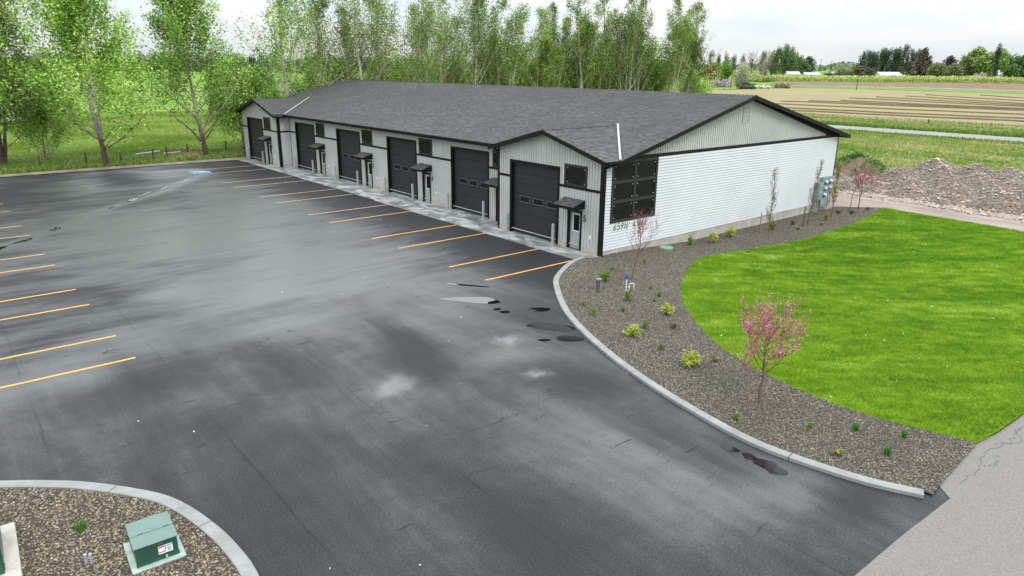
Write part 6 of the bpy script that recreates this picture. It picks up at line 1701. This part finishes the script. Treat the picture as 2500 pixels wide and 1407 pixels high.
def build_planting():
    S_ = [(-3.03, -3.15, .50, .55, 'leaf_shrub', 420, .075, 'bright green shrub right behind the grey ground pipe'),
          (-4.35, -5.60, .42, .50, 'leaf_shrub', 380, .07, 'round green shrub in front of the white pipe markers'),
          (-4.50, -7.70, .42, .62, 'leaf_lime', 420, .07, 'wide yellow-green shrub near the lawn edge, halfway down the bed'),
          (-7.23, -8.42, .42, .62, 'leaf_lime', 420, .07, 'yellow-green shrub in the middle of the bed beside the long kerb'),
          (-7.80, -11.25, .50, .62, 'leaf_lime', 620, .085, 'large lime yellow shrub left of the pink redbud nearest the road'),
          (7.95, -1.15, .58, .62, 'leaf_lime', 520, .085, 'round yellow-green shrub by the white wall, left of a pair'),
          (9.95, -.98, .58, .72, 'leaf_lime', 520, .085, 'wide yellow-green shrub by the white wall, right of a pair'),
          (6.45, -.72, .45, .50, 'leaf_shrub', 340, .075, 'smaller green shrub close to the white wall near the green hatch'),
          (13.75, -1.40, .55, .50, 'leaf_shrub', 380, .08, 'green shrub at the foot of the pale slender tree'),
          (19.05, -2.10, .50, .50, 'leaf_gold', 320, .08, 'small golden shrub in front of the meter cabinet'),
          (-3.58, -6.35, .16, .22, 'leaf_shrub', 60, .055, 'tiny plant near the lawn edge below the white markers'),
          (-2.32, -5.10, .16, .22, 'leaf_shrub', 60, .055, 'tiny yellowish plant close to the lawn curve'),
          (.70, -2.20, .25, .34, 'leaf_gold', 110, .06, 'small yellowish shrub right of the thin redbud'),
          (-6.17, -4.90, .20, .34, 'leaf_shrub', 110, .06, 'small green plant by the kerb bend, upper of two'),
          (-6.63, -5.88, .22, .28, 'leaf_shrub', 110, .06, 'small green plant by the kerb bend, lower of two'),
          (-5.44, -8.78, .20, .36, 'leaf_dark', 120, .06, 'low dark green plant near the lawn edge by the long kerb'),
          (-7.43, -9.82, .20, .34, 'leaf_grass', 120, .06, 'low green plant above the large lime shrub'),
          (-9.74, -14.25, .20, .26, 'leaf_shrub', 110, .06, 'small green plant between the redbud stake and the kerb'),
          (-8.57, -15.72, .14, .26, 'leaf_shrub', 90, .05, 'flat little green plant below the pink redbud'),
          (16.2, -1.35, .25, .40, 'leaf_dark', 110, .07, 'low dark plant in the bed left of the leaning tree'),
          (15.0, -2.35, .22, .36, 'leaf_shrub', 90, .07, 'small green plant near the lawn between the slender trees'),
          (17.4, -2.60, .22, .34, 'leaf_shrub', 90, .07, 'small green plant near the lawn below the leaning tree'),
          (22.0, -1.45, .25, .55, 'leaf_dark', 130, .07, 'low dark plant in the bed behind the golden tree'),
          (22.7, -2.0, .22, .50, 'leaf_dark', 120, .07, 'low dark plant at the back of the bed near the lawn'),
          (24.9, -2.1, .20, .45, 'leaf_dark', 110, .07, 'low dark plant at the foot of the back corner redbud')]
    for i, (x, y, h, w, m, n, lf, lab) in enumerate(S_): shrub(x, y, 300+i, h, w, m, n, lf, lab)
    G = [(-7.77, -16.55, .30, .22, 90, 'leaf_grass', 'upright green grass clump nearest the lawn corner, left one'), (-7.16, -17.52, .30, .22, 90, 'leaf_grass', 'upright green grass clump nearest the lawn corner, right one'),
         (-8.39, -17.62, .30, .20, 90, 'leaf_grass', 'upright green grass clump near the end of the kerb'), (-6.30, -8.15, .40, .24, 60, 'leaf_grass', 'thin grass tuft beside the yellow-green shrub in the middle of the bed'),
         (-2.9, -6.05, .32, .26, 50, 'leaf_grass', 'thin grey-green grass tuft near the lawn edge'), (-4.45, -4.05, .22, .2, 45, 'leaf_grass', 'little grass tuft at the foot of the grey ground pipe'),
         (-5.48, -6.38, .26, .28, 55, 'leaf_grass', 'loose grass tuft in the middle of the bed'), (-24.29, -8.51, .26, .28, 90, 'leaf_grass', 'green grass clump in the island bed beside the green box'),
         (-1.4, -2.0, .14, .2, 35, 'leaf_grass', 'sparse grass sprig left of the thin redbud'), (-.4, -.95, .12, .2, 30, 'leaf_grass', 'sparse grass sprig near the building corner')]
    for i, (x, y, h, w, n, m, lab) in enumerate(G): grass_clump(x, y, 400+i, h, w, n, m, lab)
    for i, (x, y, lab) in enumerate(((-9.38, -16.88, 'small plant with an orange flower near the kerb end'), (-6.80, -11.55, 'small plant with orange flowers beside the large lime shrub'))):
        o = shrub(x, y, 500+i, .16, .30, 'leaf_grass', 110, .055, lab, 'flowering_plant', 'plant'); R = np.random.default_rng(i)
        link_mesh('flowers', leaf_mesh('flowers', R.normal(0, .03, (16, 3))+np.array([.10, -.04, .19]), .06, R), MAT['flower_orange'], o)
build_planting()

# ================================================================== SMALL FITTINGS
def build_fittings():
    # green transformer box on its pad
    t = empty('transformer_box', (-23.30, -10.10, .05), math.radians(-3), 'green metal utility box with white warning label on a pale pad', 'utility box')
    MB().box(-.47, .47, -.55, .52, -.05, .035).build('pad', MAT['pad'], t, bevel=.01)
    w, d0, d1, hf, hb = .365, -.42, .42, .43, .47
    b = MB().hexa([(-w, d0, .035), (w, d0, .035), (w, d1, .035), (-w, d1, .035)], [(-w, d0, hf), (w, d0, hf), (w, d1, hb), (-w, d1, hb)]).build('cabinet', MAT['cabinet_green'], t, bevel=.006)
    MB().box(-w-.012, w+.012, d0-.016, d0-.001, .035, .115).build('skirt', MAT['cabinet_green'], b)
    e = .018
    y = -.04
    z = lambda yy: hf+(hb-hf)*(yy-d0)/(d1-d0)+.004
    def lid(ya, yb, nm):
        m = MB(); cx_, cy_ = 0.08, (ya+yb)/2
        za, zb_ = z(ya), z(yb)
        m.add([(-w-e, ya, za), (w+e, ya, za), (w+e, yb, zb_), (-w-e, yb, zb_), (-w-e, ya, za+.012), (w+e, ya, za+.012), (w+e, yb, zb_+.012), (-w-e, yb, zb_+.012), (-.06, ya+.10, za+.085), (.12, yb-.12, zb_+.090)],
              [(3,2,1,0), (0,1,5,4), (1,2,6,5), (2,3,7,6), (3,0,4,7), (4,5,8), (5,6,9), (5,9,8), (6,7,9), (7,4,8), (7,8,9)])
        return m.build('lid', MAT['lid_green'], t)
    lid(d0-e, y-.008, 'f'); lid(y+.008, d1+e, 'b')
    for xx in (-.24, .22): MB().tube([(xx, y, z(y)+.02), (xx+.09, y, z(y)+.02)], .012, 6).build('hinge', MAT['cabinet_green'], t)
    L_ = MB().box(.02, .27, d0-.006, d0-.001, .155, .325).build('warning_label', MAT['label_white'], t)
    MB().box(.025, .155, d0-.009, d0-.0065, .288, .318).build('label_band', MAT['label_red'], L_); MB().box(.025, .155, d0-.009, d0-.0065, .185, .205).build('label_band', MAT['label_red'], L_)
    MB().box(.165, .265, d0-.009, d0-.0065, .285, .320).build('label_band', MAT['label_blue'], L_)
    MB().box(.135, .152, d0-.010, d0-.0092, .222, .262).build('label_figure', MAT['tyre'], L_)
    for k in range(4): MB().box(.175, .25-.012*(k % 2), d0-.009, d0-.0065, .185+k*.024, .194+k*.024).build('label_line', MAT['pipe_grey'], L_)
    MB().box(.03, .12, d0-.014, d0-.001, .372, .402).build('nameplate', MAT['pipe_grey'], t)
    MB().box(.10, .19, d0-.024, d0-.016, .085, .120).build('latch', MAT['cabinet_green'], t)
    p = MB().box(.125, .165, d0-.044, d0-.022, .045, .090).build('padlock', MAT['conduit'], t, bevel=.004)
    MB().tube([(.130, d0-.032, .088), (.130, d0-.032, .112), (.160, d0-.032, .112), (.160, d0-.032, .088)], .006, 6).build('shackle', MAT['bolt'], p)
    # second cabinet, cut by the picture edge
    c = empty('equipment_cabinet', (-25.95, -8.55, .05), math.radians(-2), 'dark green cabinet on concrete slab at the left picture edge', 'utility box')
    MB().box(-.60, .60, -1.0, 1.05, -.05, .12).build('concrete_pad', MAT['pad_concrete'], c, bevel=.012)
    bx = MB().box(-.42, .36, -.70, .80, .12, 1.05).build('cabinet', MAT['cabinet_green'], c, bevel=.01)
    MB().box(.36, .372, -.64, .74, .16, 1.0).build('door_panel', MAT['cabinet_green'], c)
    MB().box(-.46, .40, -.74, .84, 1.05, 1.09).build('lid', MAT['lid_green'], c)
    for yy in (-.5, -.42): MB().tube([(.372, yy, .24), (.385, yy, .24)], .014, 8).build('bolt', MAT['bolt'], c)
    # two conduit stubs
    for xx, yy, lab in ((-24.40, -9.72, 'left of two grey conduit stubs standing in the island gravel'), (-24.32, -9.76, 'right of two grey conduit stubs standing in the island gravel')):
        s = empty('conduit_stub', (xx, yy, .05), 0, lab, 'conduit', 'conduit stubs in the island'); MB().tube([(0,0,-.1), (0,0,.20)], .030, 10).build('pipe', MAT['conduit'], s); MB().tube([(0,0,.201), (0,0,.215)], [.034, .030], 10).build('cap', MAT['conduit'], s)
    # grey service pipe with a teal cap
    s = empty('service_pipe', (-4.2, -3.83, .05), 0, 'grey vertical pipe with flat teal cap standing in the gravel bed', 'pipe')
    MB().tube([(0,0,-.1), (0,0,.46)], .105, 16).build('pipe', MAT['pipe_grey'], s); MB().tube([(0,0,.461), (0,0,.50), (0,0,.51)], [.135, .135, .12], 16).build('cap', MAT['pipe_cap'], s)
    for k in range(5): MB().tube([(-.03+.015*k, -.107, .08), (-.03+.015*k, -.107, .42)], .004, 4).build('rib', MAT['conduit'], s)
    s = empty('marker_post', (-3.44, -4.72, .05), 0, 'white marker post with a blue tag on top in the gravel bed', 'marker')
    MB().tube([(0,0,-.1), (0,0,.56)], .018, 8).build('post', MAT['white_paint'], s); MB().box(-.055, .055, -.03, .03, .56, .76).build('tag', MAT['tag_blue'], s, bevel=.01)
    s = empty('bent_pipe', (-3.17, -4.78, .05), math.radians(-40), 'small white pipe bent into a square arch beside the blue tag', 'pipe')
    MB().tube([(-.10,0,-.05), (-.10,0,.30), (-.08,0,.33), (.08,0,.33), (.10,0,.30), (.10,0,.10)], .014, 8).build('pipe', MAT['white_paint'], s)
    MB().tube([(.10,0,-.05), (.10,0,.12)], .030, 8).build('valve', MAT['bolt'], s); MB().tube([(-.10,0,.14), (-.10,0,.19)], .028, 8).build('coupling', MAT['label_white'], s)
    h = empty('ground_hatch', (4.45, -.62, gz(4.45, -.62)+.05), .5, 'oval pale green ground hatch in the gravel by the white wall', 'hatch')
    MB().tube([(0,0,0), (0,0,.05), (0,0,.075)], [.36, .36, .32], 20).build('lid', MAT['hatch_green'], h); MB().tube([(-.06,0,.076), (.06,0,.076)], .012, 6).build('grip', MAT['pipe_grey'], h)
    # fence along the head of the lot
    def fence(posts, lab, h=1.2):
        r = empty('wire_fence', (*posts[0], gz(*posts[0])), 0, lab, 'fence'); pr = Vector((*posts[0], 0))
        tops = []
        for i, (x, y) in enumerate(posts):
            d = (x-posts[0][0], y-posts[0][1]); MB().tube([(d[0], d[1], -.2), (d[0]+.03*math.sin(i*2.3), d[1], h)], .075, 7).build('post', MAT['fence_wood'], r); tops.append(d)
        for k in range(3):
            z = h*(.3+.3*k); MB().tube([(a, b, z) for a, b in tops], .010, 4).build('wire', MAT['wire'], r)
    fence([(-30, 53.1), (-26, 53.0), (-21.8, 53.0), (-17.65, 52.9), (-13.9, 53.2), (-11.0, 53.0), (-8.3, 52.3), (-6.6, 54.0), (-4.2, 55.4), (0, 56.2)], 'weathered post and wire fence along the head of the lot under the poplars')
    R = random.Random(5)
    ys = [-22, -12, -3, 9, 18, 28, 37, 46, 55]
    r = empty('field_fence', (115, -22, gz(115, -22)), 0, 'thin wire fence with one leaning dark post between verge and ploughed field', 'fence')
    for i, y in enumerate(ys): MB().tube([(R.uniform(-.4, .4), y+22, -.2), (R.uniform(-.6, .6), y+22+R.uniform(-.4, .4), 1.15)], .11 if i == 5 else .05, 6).build('post', MAT['fence_wood'], r)
    for z in (.5, 1.0): MB().tube([(0, y+22, z) for y in ys], .012, 4).build('wire', MAT['wire'], r)
    # soil bank and white pipes left of the far bay
    m = heap_mesh(95, 2.4, .45); m.polygons.foreach_set('use_smooth', [True]*len(m.polygons))
    s = empty('soil_bank', (-4.2, 54.6, 0), .3, 'low brown soil bank under the tree left of the far bay', 'soil mound'); s.scale = (1.5, .8, 1); link_mesh('mound', m, MAT['brown_crop'], s)
    for x, y, a, l, lab in ((-7.6, 57.5, .5, 1.5, 'long white drain pipe lying in the grass left of the far bay'), (-5.6, 56.0, .25, .9, 'short white drain pipe lying in the grass beside the soil bank')):
        s = empty('drain_pipe', (x, y, .28), a, lab, 'pipe'); MB().tube([(-l, 0, 0), (l, 0, .03)], .12, 10).build('pipe', MAT['pad_concrete'], s)
    s = empty('stone_slab', (-15.0, 54.4, .05), .2, 'pale flat stone in the grass between two fence posts', 'stone'); MB().prism([(-.7,-.3,0),(.6,-.4,0),(.8,.2,0),(-.1,.45,0),(-.75,.2,0)], (0,0,.22)).build('slab', MAT['kerb'], s, bevel=.04)
build_fittings()

# ================================================================== FAR BUILDINGS, POLES, VEHICLES
def house(x, y, rz, L_, D_, h, rh, wall, roofm, label, cat='house', name='house', win=4, chim=False):
    r = empty(name, (x, y, gz(x, y)-.05), rz, label, cat)
    MB().box(-L_/2, L_/2, -D_/2, D_/2, 0, h).prism([(-L_/2, -D_/2, h), (-L_/2, D_/2, h), (-L_/2, 0, h+rh*.92)], (L_, 0, 0)).build('wall', MAT[wall], r)
    o = .5; m = MB()
    m.prism([(-L_/2-o, -D_/2-o, h-.12), (-L_/2-o, 0, h+rh), (-L_/2-o, 0, h+rh+.18), (-L_/2-o, -D_/2-o, h+.06)], (L_+2*o, 0, 0))
    m.prism([(-L_/2-o, D_/2+o, h-.12), (-L_/2-o, D_/2+o, h+.06), (-L_/2-o, 0, h+rh+.18), (-L_/2-o, 0, h+rh)], (L_+2*o, 0, 0))
    rf = m.build('roof', MAT[roofm], r)
    if chim: MB().box(.8, 1.5, .3, .9, h+rh*.6, h+rh+.9).build('chimney', MAT['roof_dark'], rf)
    for i in range(win):
        xx = -L_/2+L_*(i+.5)/win
        f = MB().box(xx-.7, xx+.7, -D_/2-.06, -D_/2+.02, 1.0, 2.3).build('window', MAT['white_paint'], r)
        MB().box(xx-.6, xx+.6, -D_/2-.09, -D_/2-.065, 1.1, 2.2).build('pane', MAT['glass'], f)
    f = MB().box(-L_/2-.06, -L_/2+.02, -1, 1, 1.0, 2.3).build('window', MAT['white_paint'], r); MB().box(-L_/2-.09, -L_/2-.065, -.85, .85, 1.1, 2.2).build('pane', MAT['glass'], f)
    MB().box(L_*.16-.5, L_*.16+.5, -D_/2-.05, -D_/2+.02, .02, 2.1).build('door', MAT['roof_dark'], r)
    return r
house(491.6, 196.9, -.62, 15, 9, 3.0, 2.2, 'house_cream', 'roof_grey', 'cream house with pale roof in front of the dark grove across the field', win=5, chim=True)
house(488, 265, -.7, 9, 8, 2.8, 2.0, 'house_white', 'roof_grey', 'small white house with pale roof below the green poplar clump')
house(499, 256, -.7, 11, 8, 2.6, 1.6, 'house_white', 'roof_grey', 'low white house right of the small house, behind the shrub belt')
house(513, 246, -.7, 9, 8, 2.6, 1.6, 'house_white', 'roof_grey', 'white house partly hidden by the dark hedge')
house(618.6, 169.2, -.8, 9, 8, 3.2, 3.4, 'house_white', 'roof_grey', 'white shed with steep pale roof right of the columnar poplar', 'shed', 'shed', 3)
house(607.2, 150.7, -.8, 12, 8, 3.2, 2.6, 'house_white', 'roof_grey', 'pale roofed shed at the right picture edge', 'shed', 'shed', 3)
house(63.5, 79, .3, 7, 5, 3.6, 1.6, 'house_cream', 'roof_dark', 'small cream shed glimpsed between the trunks behind the ridge', 'shed', 'shed', 2)
house(-16, 188, .1, 13, 7, 3.4, 1.8, 'house_cream', 'roof_grey', 'pale farm building showing through the leaves at the far left', 'shed', 'farm_building', 3)
def white_fence():
    a, b = Vector((506.5, 171.5, 0)), Vector((523.8, 150.1, 0)); r = empty('rail_fence', (a.x, a.y, gz(a.x, a.y)), 0, 'long white rail fence below the olive trees', 'fence')
    n = 14
    for i in range(n+1):
        p = (b-a)*i/n; MB().box(p.x-.09, p.x+.09, p.y-.09, p.y+.09, 0, 1.5).build('post', MAT['white_paint'], r)
    for z in (.4, .85, 1.3): MB().tube([(0, 0, z), ((b-a).x, (b-a).y, z)], .10, 4).build('rail', MAT['white_paint'], r)
white_fence()
def yard_fence():
    a, b = Vector((268, 174.9, 0)), Vector((287.5, 163.5, 0)); r = empty('rail_fence', (a.x, a.y, gz(a.x, a.y)), 0, 'dark pole fence at the field corner beside the white pickup', 'fence')
    for i in range(8):
        p = (b-a)*i/7; MB().tube([(p.x, p.y, 0), (p.x, p.y, 1.3)], .09, 6).build('post', MAT['fence_wood'], r)
    MB().tube([(0, 0, 1.2), ((b-a).x, (b-a).y, 1.2)], .06, 5).build('rail', MAT['fence_wood'], r)
yard_fence()
def pole(x, y, h, lab, arms=1, lean=.0, box=False):
    r = empty('utility_pole', (x, y, gz(x, y)-.1), -.70, lab, 'utility pole')
    MB().tube([(0, 0, 0), (lean, 0, h)], [.20, .13], 8).build('post', MAT['fence_wood'], r)
    for k in range(arms):
        z = h-.35-k*1.0; c = MB().box(lean-1.5, lean+1.5, -.09, .09, z-.08, z+.08).build('crossarm', MAT['bark_grey'], r)
        for xx in (-1.4, -.7, .7, 1.4): MB().tube([(lean+xx, 0, z+.08), (lean+xx, 0, z+.28)], .05, 6).build('insulator', MAT['conduit'], c)
    if box: MB().tube([(lean+.45, 0, h-2.2), (lean+.45, 0, h-1.2)], .28, 10).build('transformer', MAT['conduit'], r)
    return r
pole(310.7, 132.8, 11.0, 'dark leaning utility pole with pale crossarm at the far field edge', 2, .5)
pole(287.9, 184.3, 12.2, 'tall utility pole beside the pale silvery tree', 1, .1)
pole(515.0, 196.5, 12, 'brown utility pole right of the cream house', 0, -.3)
pole(513.4, 256.8, 14, 'thin utility pole by the small white houses', 1)
pole(540.5, 262, 13, 'thin utility pole above the yellow bushes', 1)
pole(557.7, 141.8, 11, 'utility pole in front of the deep green trees at the right', 1)
w = empty('overhead_wires', (287.9, 184.3, 0), 0, 'thin overhead wires strung between the tall poles across the field', 'wires')
for dz, dy in ((11.8, -1.2), (11.8, 1.2), (10.2, 0)):
    pts = []
    for A, B in (((-160, 330), (287.9, 184.3)), ((287.9, 184.3), (513.4, 256.8)), ((513.4, 256.8), (760, 250))):
        if A[0] < 0: continue
        for i in range(11):
            t = i/10; x = A[0]+(B[0]-A[0])*t; y = A[1]+(B[1]-A[1])*t; pts.append((x-287.9, y-184.3+dy, gz(x, y)+dz-1.6*4*t*(1-t)))
    MB().tube(pts, .018, 3).build('wire', MAT['wire'], w)
def pickup(x, y, rz, lab):
    r = empty('pickup_truck', (x, y, gz(x, y)), rz, lab, 'pickup truck')
    MB().prism([(-2.8, -.95, .55), (2.7, -.95, .55), (2.7, -.95, 1.05), (1.3, -.95, 1.12), (.8, -.95, 1.15), (-.6, -.95, 1.15), (-.65, -.95, 1.12), (-2.8, -.95, 1.1)], (0, 1.9, 0)).build('body', MAT['white_paint'], r, bevel=.05)
    MB().hexa([(-.6, -.9, 1.15), (1.3, -.9, 1.15), (1.3, .9, 1.15), (-.6, .9, 1.15)], [(-.4, -.75, 1.85), (.6, -.75, 1.85), (.6, .75, 1.85), (-.4, .75, 1.85)]).build('cab', MAT['white_paint'], r, bevel=.04)
    MB().hexa([(-.42, -.93, 1.25), (1.0, -.93, 1.25), (1.0, .93, 1.25), (-.42, .93, 1.25)], [(-.32, -.80, 1.75), (.55, -.80, 1.75), (.55, .80, 1.75), (-.32, .80, 1.75)]).build('side_window', MAT['glass'], r)
    for xx in (-1.75, 1.75):
        for yy in (-.86, .86):
            t = MB().tube([(xx, yy-.12, .4), (xx, yy+.12, .4)], .4, 14).build('wheel', MAT['tyre'], r); MB().tube([(xx, yy-.14, .4), (xx, yy+.14, .4)], .2, 10).build('rim', MAT['bolt'], t)
pickup(293.5, 169.3, -.75, 'white pickup truck parked by the pole fence at the field corner')
def flat_trailer(x, y, rz, L_, h, lab):
    r = empty('trailer', (x, y, gz(x, y)), rz, lab, 'trailer')
    MB().box(-L_/2, L_/2, -1.1, 1.1, .55, h).build('body', MAT['house_white'], r, bevel=.12)
    for i in range(3): MB().box(-L_/2+.9+i*L_/3, -L_/2+1.9+i*L_/3, -1.13, -1.08, h*.55, h*.8).build('window', MAT['glass'], r)
    MB().box(-L_/2+.2, L_/2-.2, -1.12, -1.09, .75, .85).build('side_band', MAT['roof_dark'], r)
    for xx in (-.4, .5): MB().tube([(xx, -1.1, .35), (xx, 1.1, .35)], .35, 12).build('wheel', MAT['tyre'], r)
    MB().tube([(L_/2, 0, .55), (L_/2+1.2, 0, .45)], .06, 6).build('hitch', MAT['tyre'], r)
flat_trailer(288.6, 172.4, -.75, 6, 1.3, 'low white trailer beside the pickup at the field corner')
flat_trailer(-14.5, 110, .15, 6.5, 2.9, 'white camper trailer in the pasture behind the leftmost poplars')
flat_trailer(-9.3, 141, .1, 7, 3.0, 'white stock trailer further back in the pasture at the far left')
def sign():
    r = empty('road_sign', (308.3, 167.3, gz(308.3, 167.3)), -.7, 'pale diamond road sign on a post by the far field road', 'sign')
    MB().tube([(0,0,0), (0,0,2.6)], .05, 6).build('post', MAT['conduit'], r)
    MB().prism([(-.62, -.06, 2.2), (0, -.06, 1.58), (.62, -.06, 2.2), (0, -.06, 2.82)], (0, .04, 0)).build('sign_plate', MAT['sign_yellow'], r)
sign()
